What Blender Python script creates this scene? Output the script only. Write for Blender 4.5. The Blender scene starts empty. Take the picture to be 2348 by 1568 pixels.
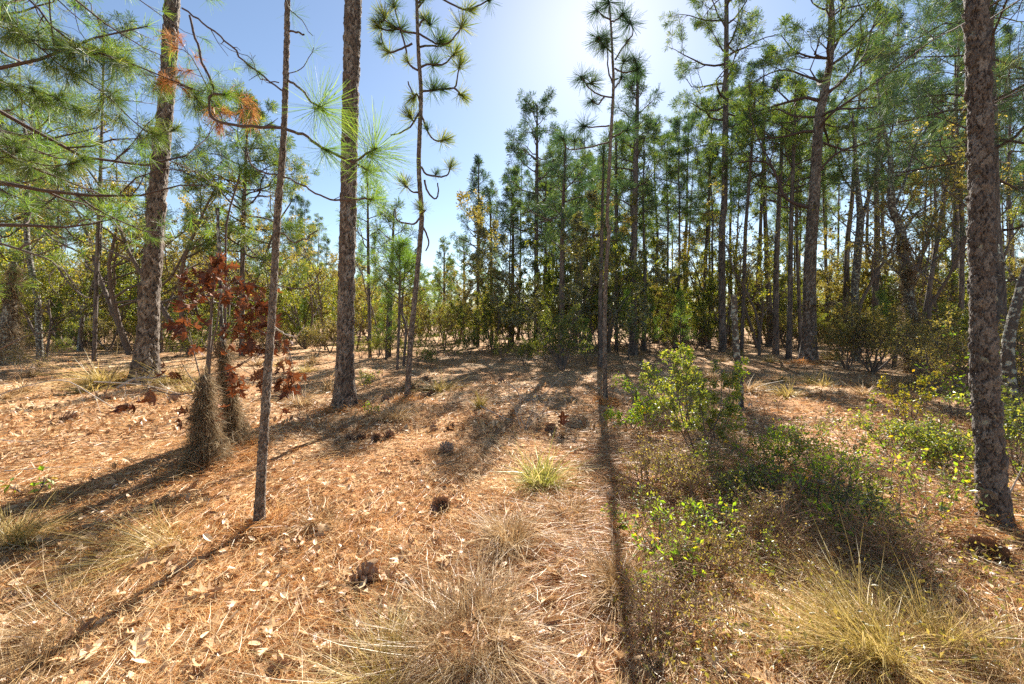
import bpy, math
import numpy as np
from mathutils import Vector

# ------------------------------------------------------------------ camera, sky, sun, exposure
sc = bpy.context.scene
F, CX, HZ, EYE = 913.0, 1173.5, 740.0, 1.6          # focal length, principal column, horizon row; eye height
cam_d = bpy.data.cameras.new('camera')
cam = bpy.data.objects.new('camera', cam_d)
sc.collection.objects.link(cam)
sc.camera = cam
cam.location = (0, 0, EYE)
cam.rotation_euler = (math.radians(90), 0, 0)
cam_d.sensor_width = 36
cam_d.lens = 14.0
cam_d.shift_y = -44 / 2347
cam_d.clip_start = 0.05
cam_d.clip_end = 4000

SUN_DIR = Vector(((1384 - CX) / F, 1.0, (HZ - 2) / F)).normalized()
SUN_EL = math.asin(SUN_DIR.z)
SUN_AZ = math.atan2(SUN_DIR.x, SUN_DIR.y)
world = bpy.data.worlds.new('World')
sc.world = world
world.use_nodes = True
wn = world.node_tree.nodes
bg = wn['Background']
sky = wn.new('ShaderNodeTexSky')
sky.sky_type = 'NISHITA'
sky.sun_disc = False
sky.sun_elevation = SUN_EL
sky.sun_rotation = SUN_AZ
sky.air_density = 1.0
sky.dust_density = 0.22
sky.ozone_density = 1.0
world.node_tree.links.new(sky.outputs[0], bg.inputs[0])
bg.inputs[1].default_value = 0.055
sun_d = bpy.data.lights.new('sun', 'SUN')
sun_d.energy = 5.0
sun_d.angle = math.radians(0.42)
sun_d.color = (1.0, 0.95, 0.86)
sun = bpy.data.objects.new('sun', sun_d)
sc.collection.objects.link(sun)
sun.rotation_euler = SUN_DIR.to_track_quat('Z', 'Y').to_euler()
sc.view_settings.view_transform = 'Standard'
sc.view_settings.look = 'None'
sc.view_settings.exposure = 1.68
sc.view_settings.gamma = 1
sc.view_settings.use_curve_mapping = False
sc.render.engine = 'CYCLES'
sc.cycles.max_bounces = 6
sc.cycles.diffuse_bounces = 3
sc.cycles.glossy_bounces = 2
sc.cycles.transmission_bounces = 3
sc.cycles.use_adaptive_sampling = True
sc.cycles.adaptive_threshold = 0.02
sc.cycles.sample_clamp_indirect = 6
sc.render.use_persistent_data = False
sc.cycles.use_denoising = False
R = np.random.default_rng(7)

# ------------------------------------------------------------------ materials
def mat_base(name):
    m = bpy.data.materials.new(name)
    m.use_nodes = True
    nt = m.node_tree
    nt.nodes.clear()
    return m, nt, nt.nodes, nt.links

def ramp(n, stops):
    r = n.new('ShaderNodeValToRGB')
    el = r.color_ramp.elements
    while len(el) < len(stops):
        el.new(0.5)
    for e, (p, c) in zip(el, stops):
        e.position = p
        e.color = (*c, 1)
    return r

def leaf_mat(name, stops, trans=0.45, gloss=0.08, rough=0.35, tint=(1, 1, 1)):
    gloss *= 0.7; rough = max(rough, 0.42)
    m, nt, n, l = mat_base(name)
    at = n.new('ShaderNodeAttribute'); at.attribute_name = 'rnd'
    rp = ramp(n, stops); l.new(at.outputs['Fac'], rp.inputs[0])
    d = n.new('ShaderNodeBsdfDiffuse'); l.new(rp.outputs[0], d.inputs[0])
    t = n.new('ShaderNodeBsdfTranslucent')
    mx = n.new('ShaderNodeMix'); mx.data_type = 'RGBA'; mx.blend_type = 'MULTIPLY'
    mx.inputs['Factor'].default_value = 1
    l.new(rp.outputs[0], mx.inputs['A']); mx.inputs['B'].default_value = (*tint, 1)
    l.new(mx.outputs['Result'], t.inputs[0])
    a = n.new('ShaderNodeMixShader'); a.inputs[0].default_value = trans
    l.new(d.outputs[0], a.inputs[1]); l.new(t.outputs[0], a.inputs[2])
    g = n.new('ShaderNodeBsdfGlossy'); g.inputs['Roughness'].default_value = rough
    b = n.new('ShaderNodeMixShader'); b.inputs[0].default_value = gloss
    l.new(a.outputs[0], b.inputs[1]); l.new(g.outputs[0], b.inputs[2])
    o = n.new('ShaderNodeOutputMaterial'); l.new(b.outputs[0], o.inputs[0])
    return m

def bark_mat(name, stops, scale=(9, 9, 3), bump=0.6, attr=True, lichen=None, rough=0.9):
    m, nt, n, l = mat_base(name)
    tc = n.new('ShaderNodeTexCoord')
    mp = n.new('ShaderNodeMapping'); mp.inputs['Scale'].default_value = scale
    l.new(tc.outputs['Object'], mp.inputs[0])
    vo = n.new('ShaderNodeTexVoronoi'); vo.feature = 'DISTANCE_TO_EDGE'; vo.inputs['Scale'].default_value = 1.0
    ns = n.new('ShaderNodeTexNoise'); ns.inputs['Scale'].default_value = 3; ns.inputs['Detail'].default_value = 6
    l.new(mp.outputs[0], ns.inputs['Vector'])
    mv = n.new('ShaderNodeMix'); mv.data_type = 'RGBA'; mv.blend_type = 'LINEAR_LIGHT'; mv.inputs['Factor'].default_value = 0.25
    l.new(mp.outputs[0], mv.inputs['A']); l.new(ns.outputs['Color'], mv.inputs['B'])
    l.new(mv.outputs['Result'], vo.inputs['Vector'])
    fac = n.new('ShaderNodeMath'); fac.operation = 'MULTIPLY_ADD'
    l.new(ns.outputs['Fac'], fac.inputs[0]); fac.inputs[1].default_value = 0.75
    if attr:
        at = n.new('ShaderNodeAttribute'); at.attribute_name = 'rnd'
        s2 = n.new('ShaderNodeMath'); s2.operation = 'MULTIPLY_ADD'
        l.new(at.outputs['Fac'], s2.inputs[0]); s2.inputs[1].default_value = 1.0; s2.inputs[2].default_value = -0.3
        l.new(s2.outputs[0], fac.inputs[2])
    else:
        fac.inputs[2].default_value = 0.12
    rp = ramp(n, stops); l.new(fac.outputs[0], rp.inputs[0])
    col = rp.outputs[0]
    if lichen:
        n2 = n.new('ShaderNodeTexNoise'); n2.inputs['Scale'].default_value = lichen[1]; n2.inputs['Detail'].default_value = 5
        l.new(tc.outputs['Object'], n2.inputs['Vector'])
        r2 = ramp(n, [(lichen[2], (0, 0, 0)), (lichen[2] + 0.06, (1, 1, 1))]); l.new(n2.outputs['Fac'], r2.inputs[0])
        m2 = n.new('ShaderNodeMix'); m2.data_type = 'RGBA'
        l.new(r2.outputs[0], m2.inputs['Factor']); l.new(col, m2.inputs['A']); m2.inputs['B'].default_value = (*lichen[0], 1)
        col = m2.outputs['Result']
    p = n.new('ShaderNodeBsdfPrincipled'); p.inputs['Roughness'].default_value = rough
    l.new(col, p.inputs['Base Color'])
    bm = n.new('ShaderNodeBump'); bm.inputs['Strength'].default_value = bump; bm.inputs['Distance'].default_value = 0.02
    mm = n.new('ShaderNodeMath'); mm.operation = 'MULTIPLY_ADD'
    cl = n.new('ShaderNodeMath'); cl.operation = 'MINIMUM'; l.new(vo.outputs['Distance'], cl.inputs[0]); cl.inputs[1].default_value = 0.18
    l.new(cl.outputs[0], mm.inputs[0]); mm.inputs[1].default_value = 3.5; l.new(ns.outputs['Fac'], mm.inputs[2])
    l.new(mm.outputs[0], bm.inputs['Height']); l.new(bm.outputs[0], p.inputs['Normal'])
    o = n.new('ShaderNodeOutputMaterial'); l.new(p.outputs[0], o.inputs[0])
    return m

M = {}
M['needle'] = leaf_mat('pine_needles_green', [(0, (0.022, 0.05, 0.016)), (0.45, (0.065, 0.11, 0.024)), (0.8, (0.16, 0.19, 0.035)), (1, (0.32, 0.29, 0.08))], 0.5, 0.09, 0.5, (1.5, 1.5, 0.7))
M['needle_near'] = leaf_mat('pine_needles_fresh', [(0, (0.045, 0.1, 0.02)), (0.6, (0.13, 0.21, 0.035)), (1, (0.34, 0.36, 0.08))], 0.55, 0.09, 0.5, (1.4, 1.5, 0.6))
M['needle_cool'] = leaf_mat('pine_needles_blue_green', [(0, (0.018, 0.045, 0.028)), (0.6, (0.055, 0.1, 0.04)), (0.85, (0.14, 0.17, 0.05)), (1, (0.3, 0.28, 0.12))], 0.42, 0.09, 0.5, (1.4, 1.5, 0.9))
M['needle_dead'] = leaf_mat('pine_needles_dead', [(0, (0.24, 0.08, 0.02)), (0.6, (0.42, 0.17, 0.05)), (1, (0.55, 0.3, 0.1))], 0.4, 0.06)
M['leaf_green'] = leaf_mat('glossy_green_leaves', [(0, (0.05, 0.08, 0.017)), (0.5, (0.14, 0.18, 0.03)), (0.9, (0.28, 0.3, 0.05)), (1, (0.42, 0.34, 0.06))], 0.55, 0.10, 0.35, (1.6, 1.5, 0.6))
M['leaf_lime'] = leaf_mat('bright_lime_leaves', [(0, (0.12, 0.2, 0.02)), (0.6, (0.24, 0.33, 0.03)), (0.9, (0.4, 0.4, 0.04)), (1, (0.65, 0.36, 0.03))], 0.55, 0.06, 0.4, (1.4, 1.5, 0.5))
M['leaf_yellow'] = leaf_mat('yellow_green_leaves', [(0, (0.08, 0.11, 0.02)), (0.55, (0.19, 0.22, 0.035)), (0.9, (0.36, 0.33, 0.05)), (1, (0.5, 0.36, 0.05))], 0.55, 0.07, 0.35, (1.4, 1.35, 0.5))
M['leaf_dark'] = leaf_mat('dark_evergreen_leaves', [(0, (0.045, 0.06, 0.017)), (0.6, (0.11, 0.125, 0.03)), (1, (0.25, 0.22, 0.07))], 0.45, 0.2, 0.32, (1.8, 1.6, 0.7))
M['leaf_olive'] = leaf_mat('olive_brown_leaves', [(0, (0.1, 0.09, 0.025)), (0.5, (0.22, 0.2, 0.05)), (1, (0.38, 0.28, 0.09))], 0.55, 0.07, 0.4, (1.4, 1.3, 0.7))
M['leaf_gold'] = leaf_mat('golden_leaves', [(0, (0.14, 0.17, 0.02)), (0.5, (0.3, 0.3, 0.03)), (1, (0.55, 0.4, 0.04))], 0.55, 0.07, 0.35, (1.4, 1.35, 0.5))
M['leaf_rust'] = leaf_mat('rust_oak_leaves', [(0, (0.085, 0.028, 0.012)), (0.6, (0.17, 0.056, 0.02)), (1, (0.34, 0.15, 0.06))], 0.25, 0.04, 0.5, (1.2, 0.85, 0.6))
M['leaf_tan'] = leaf_mat('fallen_tan_leaves', [(0, (0.12, 0.055, 0.025)), (0.35, (0.38, 0.2, 0.09)), (0.8, (0.62, 0.4, 0.2)), (1, (0.74, 0.56, 0.37))], 0.2, 0.05, 0.4)
M['straw'] = leaf_mat('pine_straw', [(0, (0.06, 0.025, 0.01)), (0.2, (0.28, 0.105, 0.03)), (0.5, (0.58, 0.275, 0.085)), (0.8, (0.78, 0.48, 0.2)), (1, (0.76, 0.56, 0.34))], 0.25, 0.06, 0.4)
M['grass_tan'] = leaf_mat('dry_wiregrass', [(0, (0.1, 0.05, 0.02)), (0.4, (0.4, 0.24, 0.1)), (0.8, (0.66, 0.46, 0.23)), (1, (0.7, 0.56, 0.34))], 0.35, 0.06, 0.4)
M['grass_olive'] = leaf_mat('olive_wiregrass', [(0, (0.13, 0.09, 0.025)), (0.35, (0.4, 0.3, 0.07)), (0.8, (0.66, 0.47, 0.16)), (1, (0.7, 0.54, 0.28))], 0.4, 0.05, 0.4)
M['grass_green'] = leaf_mat('green_grass_blades', [(0, (0.16, 0.17, 0.03)), (0.5, (0.4, 0.38, 0.07)), (0.85, (0.6, 0.5, 0.15)), (1, (0.68, 0.48, 0.22))], 0.5, 0.06, 0.4)
M['moss'] = leaf_mat('spanish_moss', [(0, (0.1, 0.06, 0.03)), (0.5, (0.27, 0.185, 0.1)), (1, (0.46, 0.36, 0.23))], 0.4, 0.02, 0.5)
M['twig'] = bark_mat('grey_twigs', [(0.2, (0.07, 0.05, 0.04)), (0.6, (0.16, 0.12, 0.095)), (1, (0.28, 0.23, 0.19))], (30, 30, 12), 0.3, False)
M['brush'] = bark_mat('brown_brush_stems', [(0.2, (0.2, 0.11, 0.06)), (0.6, (0.36, 0.22, 0.13)), (1, (0.5, 0.36, 0.24))], (30, 30, 12), 0.3, False)
M['stick'] = bark_mat('bleached_sticks', [(0.2, (0.25, 0.19, 0.14)), (0.6, (0.48, 0.4, 0.32)), (1, (0.6, 0.53, 0.45))], (30, 30, 30), 0.3, False)
M['limb'] = bark_mat('pine_limb_bark', [(0.2, (0.05, 0.032, 0.026)), (0.6, (0.11, 0.07, 0.056)), (1, (0.2, 0.14, 0.11))], (30, 30, 20), 0.4, False)
M['bark'] = bark_mat('pine_bark', [(0.15, (0.035, 0.024, 0.02)), (0.45, (0.095, 0.07, 0.058)), (0.75, (0.17, 0.135, 0.11)), (1, (0.3, 0.25, 0.21))], (14, 14, 5), 0.9, True)
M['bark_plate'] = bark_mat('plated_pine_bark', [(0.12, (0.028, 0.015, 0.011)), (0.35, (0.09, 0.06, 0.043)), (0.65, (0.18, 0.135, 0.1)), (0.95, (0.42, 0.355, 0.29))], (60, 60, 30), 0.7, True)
M['bark_lichen'] = bark_mat('lichened_bark', [(0.2, (0.045, 0.034, 0.026)), (0.6, (0.12, 0.095, 0.075)), (1, (0.22, 0.19, 0.15))], (22, 22, 10), 0.8, False, ((0.4, 0.4, 0.32), 14, 0.52))
M['cone'] = leaf_mat('pine_cone_scales', [(0, (0.14, 0.08, 0.05)), (0.5, (0.4, 0.25, 0.16)), (1, (0.68, 0.54, 0.4))], 0.0, 0.05)

def ground_mat():
    m, nt, n, l = mat_base('leaf_and_straw_floor')
    tc = n.new('ShaderNodeTexCoord')
    big = n.new('ShaderNodeTexNoise'); big.inputs['Scale'].default_value = 0.45; big.inputs['Detail'].default_value = 8; big.inputs['Roughness'].default_value = 0.65
    l.new(tc.outputs['Object'], big.inputs['Vector'])
    mp = n.new('ShaderNodeMapping'); mp.inputs['Scale'].default_value = (60, 14, 30); mp.inputs['Rotation'].default_value = (0, 0, 0.5)
    l.new(tc.outputs['Object'], mp.inputs[0])
    fine = n.new('ShaderNodeTexNoise'); fine.inputs['Scale'].default_value = 1.0; fine.inputs['Detail'].default_value = 6
    l.new(mp.outputs[0], fine.inputs['Vector'])
    vo = n.new('ShaderNodeTexVoronoi'); vo.inputs['Scale'].default_value = 16
    l.new(tc.outputs['Object'], vo.inputs['Vector'])
    r1 = ramp(n, [(0.3, (0.18, 0.075, 0.03)), (0.5, (0.38, 0.19, 0.08)), (0.7, (0.56, 0.34, 0.17))]); l.new(fine.outputs['Fac'], r1.inputs[0])
    r2 = ramp(n, [(0.35, (0.3, 0.16, 0.075)), (0.6, (0.62, 0.44, 0.26))]); l.new(vo.outputs['Color'], r2.inputs[0])
    r3 = ramp(n, [(0.4, (0, 0, 0)), (0.62, (1, 1, 1))]); l.new(big.outputs['Fac'], r3.inputs[0])
    mx = n.new('ShaderNodeMix'); mx.data_type = 'RGBA'
    l.new(r3.outputs[0], mx.inputs['Factor']); l.new(r1.outputs[0], mx.inputs['A']); l.new(r2.outputs[0], mx.inputs['B'])
    p = n.new('ShaderNodeBsdfPrincipled'); p.inputs['Roughness'].default_value = 0.95
    p.inputs['Specular IOR Level'].default_value = 0.2
    l.new(mx.outputs['Result'], p.inputs['Base Color'])
    bm = n.new('ShaderNodeBump'); bm.inputs['Strength'].default_value = 0.9; bm.inputs['Distance'].default_value = 0.04
    ad = n.new('ShaderNodeMath'); ad.operation = 'ADD'; l.new(fine.outputs['Fac'], ad.inputs[0]); l.new(vo.outputs['Distance'], ad.inputs[1])
    l.new(ad.outputs[0], bm.inputs['Height']); l.new(bm.outputs[0], p.inputs['Normal'])
    o = n.new('ShaderNodeOutputMaterial'); l.new(p.outputs[0], o.inputs[0])
    return m
M['ground'] = ground_mat()

# ------------------------------------------------------------------ geometry helpers
COL = sc.collection

def unit(v):
    v = np.asarray(v, float)
    return v / (np.linalg.norm(v, axis=-1, keepdims=True) + 1e-12)

class Geo:
    """collects faces as arrays and links them as one mesh object"""
    def __init__(self):
        self.v, self.q, self.t, self.a, self.n = [], [], [], [], 0
        self.tubes = {}
    def add(self, verts, quads=None, tris=None, rnd=0.5):
        verts = np.asarray(verts, np.float32).reshape(-1, 3)
        if quads is not None and len(quads): self.q.append(np.asarray(quads, np.int64) + self.n)
        if tris is not None and len(tris): self.t.append(np.asarray(tris, np.int64) + self.n)
        self.v.append(verts)
        self.a.append(np.broadcast_to(np.asarray(rnd, np.float32), (len(verts),)))
        self.n += len(verts)
    def tube(self, pts, rad, sides=5):
        pts = np.asarray(pts, float)
        rad = np.broadcast_to(np.asarray(rad, float), (len(pts),))
        self.tubes.setdefault((len(pts), sides), []).append((pts, rad))
    def flush(self):
        for (n, s), L in self.tubes.items():
            P = np.stack([a for a, b in L]); Rr = np.stack([b for a, b in L])
            T = unit(np.gradient(P, axis=1))
            main = unit(P[:, -1] - P[:, 0])
            ref = np.where(np.abs(main[:, 2:3]) > 0.8, np.array([[1.0, 0.13, 0]]), np.array([[0.1, 0.05, 1.0]]))[:, None, :]
            A = unit(np.cross(T, ref)); B = np.cross(T, A)
            ang = np.linspace(0, 2 * np.pi, s, endpoint=False)
            V = P[:, :, None, :] + Rr[:, :, None, None] * (np.cos(ang)[None, None, :, None] * A[:, :, None, :] + np.sin(ang)[None, None, :, None] * B[:, :, None, :])
            k = len(L)
            idx = np.arange(k * n * s).reshape(k, n, s)
            a = idx[:, :-1, :]; b = np.roll(idx, -1, 2)[:, :-1, :]
            c = np.roll(idx, -1, 2)[:, 1:, :]; d = idx[:, 1:, :]
            Q = np.stack([a, b, c, d], -1).reshape(-1, 4)
            self.add(V, quads=Q, rnd=R.random(k * n * s) * 0.2 + 0.4)
        self.tubes = {}
    def mesh(self, name, mat, smooth=False):
        self.flush()
        me = bpy.data.meshes.new(name)
        if not self.v: return me
        V = np.concatenate(self.v)
        Q = np.concatenate(self.q) if self.q else np.zeros((0, 4), np.int64)
        T = np.concatenate(self.t) if self.t else np.zeros((0, 3), np.int64)
        me.vertices.add(len(V)); me.vertices.foreach_set('co', V.ravel())
        nl = Q.size + T.size
        me.loops.add(nl)
        me.loops.foreach_set('vertex_index', np.concatenate([Q.ravel(), T.ravel()]).astype(np.int32))
        me.polygons.add(len(Q) + len(T))
        st = np.concatenate([np.arange(len(Q)) * 4, Q.size + np.arange(len(T)) * 3]).astype(np.int32)
        me.polygons.foreach_set('loop_start', st)
        me.polygons.foreach_set('use_smooth', np.full(len(Q) + len(T), smooth))
        at = me.attributes.new('rnd', 'FLOAT', 'POINT')
        at.data.foreach_set('value', np.concatenate(self.a).astype(np.float32))
        me.materials.append(mat)
        me.update(calc_edges=True)
        return me

def link(name, me, parent=None, loc=None):
    o = bpy.data.objects.new(name, me)
    COL.objects.link(o)
    if parent is not None: o.parent = parent
    if loc is not None: o.location = loc
    return o

def thing(name, label, cat, loc=(0, 0, 0), group=None, rz=0):
    o = bpy.data.objects.new(name, None)
    COL.objects.link(o)
    o.empty_display_size = 0.2
    o.location = loc; o.rotation_euler = (0, 0, rz)
    o['label'] = label; o['category'] = cat
    if group: o['group'] = group
    return o

def tagm(o, label, cat, group=None):
    o['label'] = label; o['category'] = cat
    if group: o['group'] = group
    return o

def gh(x, y):
    """height of the forest floor"""
    x = np.asarray(x, float); y = np.asarray(y, float)
    d = np.clip(np.hypot(x, y) / 3.0, 0, 1)
    h = 0.05 * np.sin(x * 0.9 + 1.3) * np.cos(y * 0.75 + 0.4) + 0.035 * np.sin(x * 2.3 - y * 1.7) + 0.02 * np.cos(x * 4.1 + y * 3.3 + 1)
    return h * d

def px(p, q, Y):
    """point seen at column p, row q of the photograph, Y metres in front of the camera"""
    return np.array([(p - CX) / F * Y, Y, EYE - (q - HZ) / F * Y])

def depth(q):
    return EYE * F / (q - HZ)

def gpt(p, Y):
    x = (p - CX) / F * Y
    return np.array([x, Y, float(gh(x, Y))])

def resample(P, n):
    P = np.asarray(P, float)
    # Catmull-Rom through the points
    Q = np.vstack([2 * P[0] - P[1], P, 2 * P[-1] - P[-2]])
    d = np.concatenate([[0], np.cumsum(np.linalg.norm(np.diff(P[:, :3], axis=0), axis=1))])
    s = np.linspace(0, d[-1], n)
    i = np.clip(np.searchsorted(d, s, side='right') - 1, 0, len(P) - 2)
    t = ((s - d[i]) / (d[i + 1] - d[i] + 1e-9))[:, None]
    a, b, c, e = Q[i], Q[i + 1], Q[i + 2], Q[i + 3]
    return 0.5 * (2 * b + (c - a) * t + (2 * a - 5 * b + 4 * c - e) * t ** 2 + (3 * b - a - 3 * c + e) * t ** 3)

def needles(g, C, D, k, L, w, spread=0.9, segs=1, back=0.35, droop=0.15, lo=0.0, hi=1.0):
    """k needles per tuft round centres C, tufts pointing along D"""
    C = np.asarray(C, float); D = unit(D)
    N = len(C)
    if N == 0: return
    C = np.repeat(C, k, 0); D = np.repeat(D, k, 0)
    m = N * k
    tone = np.repeat(R.random(N), k) * 0.5 + R.random(m) * 0.5
    tone = lo + (hi - lo) * tone
    s = unit(R.normal(size=(m, 3)) + np.repeat(R.normal(size=(N, 3)) * 0.35, k, 0))
    d = unit(D * (0.55 + 0.5 * R.random((m, 1))) + s * spread)
    base = C - D * (R.random((m, 1)) * back * L)
    Lr = L * (0.75 + 0.35 * R.random((m, 1)))
    tip = base + d * Lr; tip[:, 2] -= droop * Lr[:, 0] * (0.4 + 0.6 * R.random(m))
    wv = unit(np.cross(d, unit(R.normal(size=(m, 3))))) * w * 0.5
    if segs == 1:
        V = np.stack([tip - wv * 1.1, tip + wv * 1.1, base], 1).reshape(-1, 3)
        g.add(V, tris=np.arange(m * 3).reshape(m, 3), rnd=np.repeat(tone, 3))
    else:
        mid = base + d * Lr * 0.55; mid[:, 2] -= droop * 0.2 * Lr[:, 0]
        V = np.stack([base - wv * 0.8, base + wv * 0.8, mid + wv, mid - wv, tip + wv * 0.55, tip - wv * 0.55], 1).reshape(-1, 3)
        i = np.arange(m)[:, None] * 6
        g.add(V, quads=np.concatenate([i + np.array([[0, 1, 2, 3]]), i + np.array([[3, 2, 4, 5]])]), rnd=np.repeat(tone, 6))

def leaves(g, C, size, D=None, flat=0.0, lo=0.0, hi=1.0, aspect=0.5):
    """small folded leaves, two triangles each, at points C"""
    C = np.asarray(C, float); m = len(C)
    if m == 0: return
    d = unit(R.normal(size=(m, 3)) + (0 if D is None else D * 0.8))
    up = unit(R.normal(size=(m, 3)) * (1 - flat) + np.array([0, 0, 1]) * flat + 1e-4)
    s = unit(np.cross(d, up)); nn = np.cross(s, d)
    sz = size * (0.6 + 0.7 * R.random((m, 1)))
    a = C; b = C + d * sz * 0.5 + s * sz * aspect * 0.5 + nn * sz * 0.08
    c = C + d * sz; e = C + d * sz * 0.5 - s * sz * aspect * 0.5 + nn * sz * 0.08
    V = np.stack([a, b, c, e], 1).reshape(-1, 3)
    i = np.arange(m)[:, None] * 4
    tone = lo + (hi - lo) * R.random(m)
    g.add(V, tris=np.concatenate([i + np.array([[0, 1, 2]]), i + np.array([[0, 2, 3]])]), rnd=np.repeat(tone, 4))

def wander(start, d, length, n, bend=0.25, lift=0.0):
    """a crooked path of n points"""
    P = [np.array(start, float)]; d = unit(d); step = length / (n - 1)
    for i in range(n - 1):
        d = unit(d + R.normal(size=3) * bend + np.array([0, 0, lift]))
        P.append(P[-1] + d * step)
    return np.array(P)

def grow(g, path, r0, r1, levels, sides=5, spec=None, tips=None, twigs=None):
    """put a limb and its side shoots into g; spec per level: (count, length factor, angle, bend, lift)"""
    n = len(path)
    rad = np.linspace(r0, r1, n)
    g.tube(path, rad, sides)
    if levels == 0 or not spec:
        if tips is not None: tips.append((path[-1], path[-1] - path[-2]))
        if twigs is not None: twigs.append(path)
        return
    cnt, lf, ang, bend, lift = spec[0]
    L = np.linalg.norm(np.diff(path, axis=0), axis=1).sum()
    for j in range(cnt):
        t = 0.25 + 0.75 * (j + R.random()) / cnt
        i = min(int(t * (n - 1)), n - 2)
        f = t * (n - 1) - i
        p = path[i] * (1 - f) + path[i + 1] * f
        d = unit(path[i + 1] - path[i])
        s = unit(np.cross(d, R.normal(size=3)))
        nd = unit(d * math.cos(ang) + s * math.sin(ang))
        ln = L * lf * (0.6 + 0.7 * R.random()) * (1.15 - 0.6 * t)
        q = wander(p, nd, ln, 5 if levels > 1 else 3, bend, lift)
        rr = (r0 + (r1 - r0) * t) * 0.62
        grow(g, q, rr, max(rr * 0.35, 0.0016), levels - 1, max(3, sides - 1), spec[1:], tips, twigs)
    if tips is not None: tips.append((path[-1], path[-1] - path[-2]))

# ---- trunk with real bark plates
def bark_trunk(path, rad, rings, sides, plate_w, plate_h, depth_, flare=0.55, rough=0.3, buttress=0):
    """a tube whose surface is broken into raised bark plates; path ends may lie above the frame"""
    P = resample(np.column_stack([path, rad]), rings)
    C, rr = P[:, :3], P[:, 3]
    T = unit(np.gradient(C, axis=0))
    A = unit(np.cross(T, np.array([[0.05, 1.0, 0.02]]))); B = np.cross(T, A)
    s = np.concatenate([[0], np.cumsum(np.linalg.norm(np.diff(C, axis=0), axis=1))])
    ang = np.linspace(0, 2 * np.pi, sides, endpoint=False)
    circ = 2 * np.pi * rr.mean()
    nu = max(5, int(round(circ / plate_w))); nv = max(3, int(s[-1] / plate_h) + 2)
    ju, jv = R.random((nu, nv)), R.random((nu, nv)); hgt = R.random((nu, nv)); tx = R.normal(size=(nu, nv)) * 0.5; tyy = 0.5 + R.normal(size=(nu, nv)) * 0.5
    U, V = np.meshgrid(ang / (2 * np.pi) * nu, s / plate_h, indexing='xy')
    ph = R.random(8) * 6.28
    a_ = np.meshgrid(ang, s)[0]
    wu = 0.22 * np.sin(V * 3.1 + 2 * a_ + ph[0]) + 0.14 * np.sin(V * 7.3 - 5 * a_ + ph[1]) + 0.10 * np.sin(V * 13.7 + 11 * a_ + ph[2])
    wv = 0.25 * np.sin(3 * a_ + V * 1.7 + ph[3]) + 0.16 * np.sin(7 * a_ - V * 4.1 + ph[4]) + 0.10 * np.sin(17 * a_ + V * 6 + ph[5])
    U = (U + wu) % nu; V = np.maximum(V + wv, 0)
    iu, iv = np.floor(U).astype(int), np.floor(V).astype(int)
    f1 = np.full(U.shape, 9.0); f2 = np.full(U.shape, 9.0); own = np.zeros(U.shape); dxo = np.zeros(U.shape); dyo = np.zeros(U.shape); tone = np.zeros(U.shape)
    for a in (-1, 0, 1):
        for b in (-1, 0, 1):
            cu, cv = iu + a, np.clip(iv + b, 0, nv - 1)
            cm = cu % nu
            dx = U - (cu + 0.15 + 0.7 * ju[cm, cv]); dy = V - (iv + b + 0.15 + 0.7 * jv[cm, cv])
            d = dx * dx + dy * dy
            near = d < f1
            f2 = np.where(near, f1, np.minimum(f2, d))
            own = np.where(near, hgt[cm, cv], own); tone = np.where(near, jv[cm, (cv * 7) % nv], tone)
            dxo = np.where(near, dx * tx[cm, cv] + dy * tyy[cm, cv], dxo)
            f1 = np.where(near, d, f1)
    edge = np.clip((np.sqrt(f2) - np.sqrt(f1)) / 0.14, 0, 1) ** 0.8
    disp = (edge * (0.4 + 0.6 * own) + dxo * 0.9 * edge + R.normal(size=U.shape) * 0.05 * rough) * depth_ - depth_ * 0.6
    fl = 1 + flare * np.exp(-s / (rr[0] * 2.2))[:, None] * (1 + 0.35 * np.cos(3 * ang + 1)[None] + 0.25 * np.cos(5 * ang)[None])
    rad2 = rr[:, None] * fl + disp
    Vt = C[:, None, :] + rad2[:, :, None] * (np.cos(ang)[None, :, None] * A[:, None, :] + np.sin(ang)[None, :, None] * B[:, None, :])
    idx = np.arange(rings * sides).reshape(rings, sides)
    nx = np.roll(idx, -1, 1)
    Q = np.stack([idx[:-1], nx[:-1], nx[1:], idx[1:]], -1).reshape(-1, 4)
    g = Geo()
    g.add(Vt.reshape(-1, 3), quads=Q, rnd=((0.04 + 0.42 * edge + 0.3 * tone * edge) + R.normal(size=edge.shape) * 0.09).ravel())  # cracks darker: own fissure colour, plus recess shade painted into the tone
    return g

def px_path(pts, Y, w=None, dY=0.0):
    """(column,row[,width]) list at depth Y -> 3D path and radii; dY lets the top lean away"""
    out, rad = [], []
    n = len(pts)
    for i, p in enumerate(pts):
        y = Y + dY * i / max(1, n - 1)
        out.append(px(p[0], p[1], y))
        ww = p[2] if len(p) > 2 else (w[0] + (w[1] - w[0]) * i / max(1, n - 1))
        t = (p[0] - CX) / F
        rad.append(ww / 2 / (F / y) / math.sqrt(1 + t * t))
    return np.array(out), np.array(rad)

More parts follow.
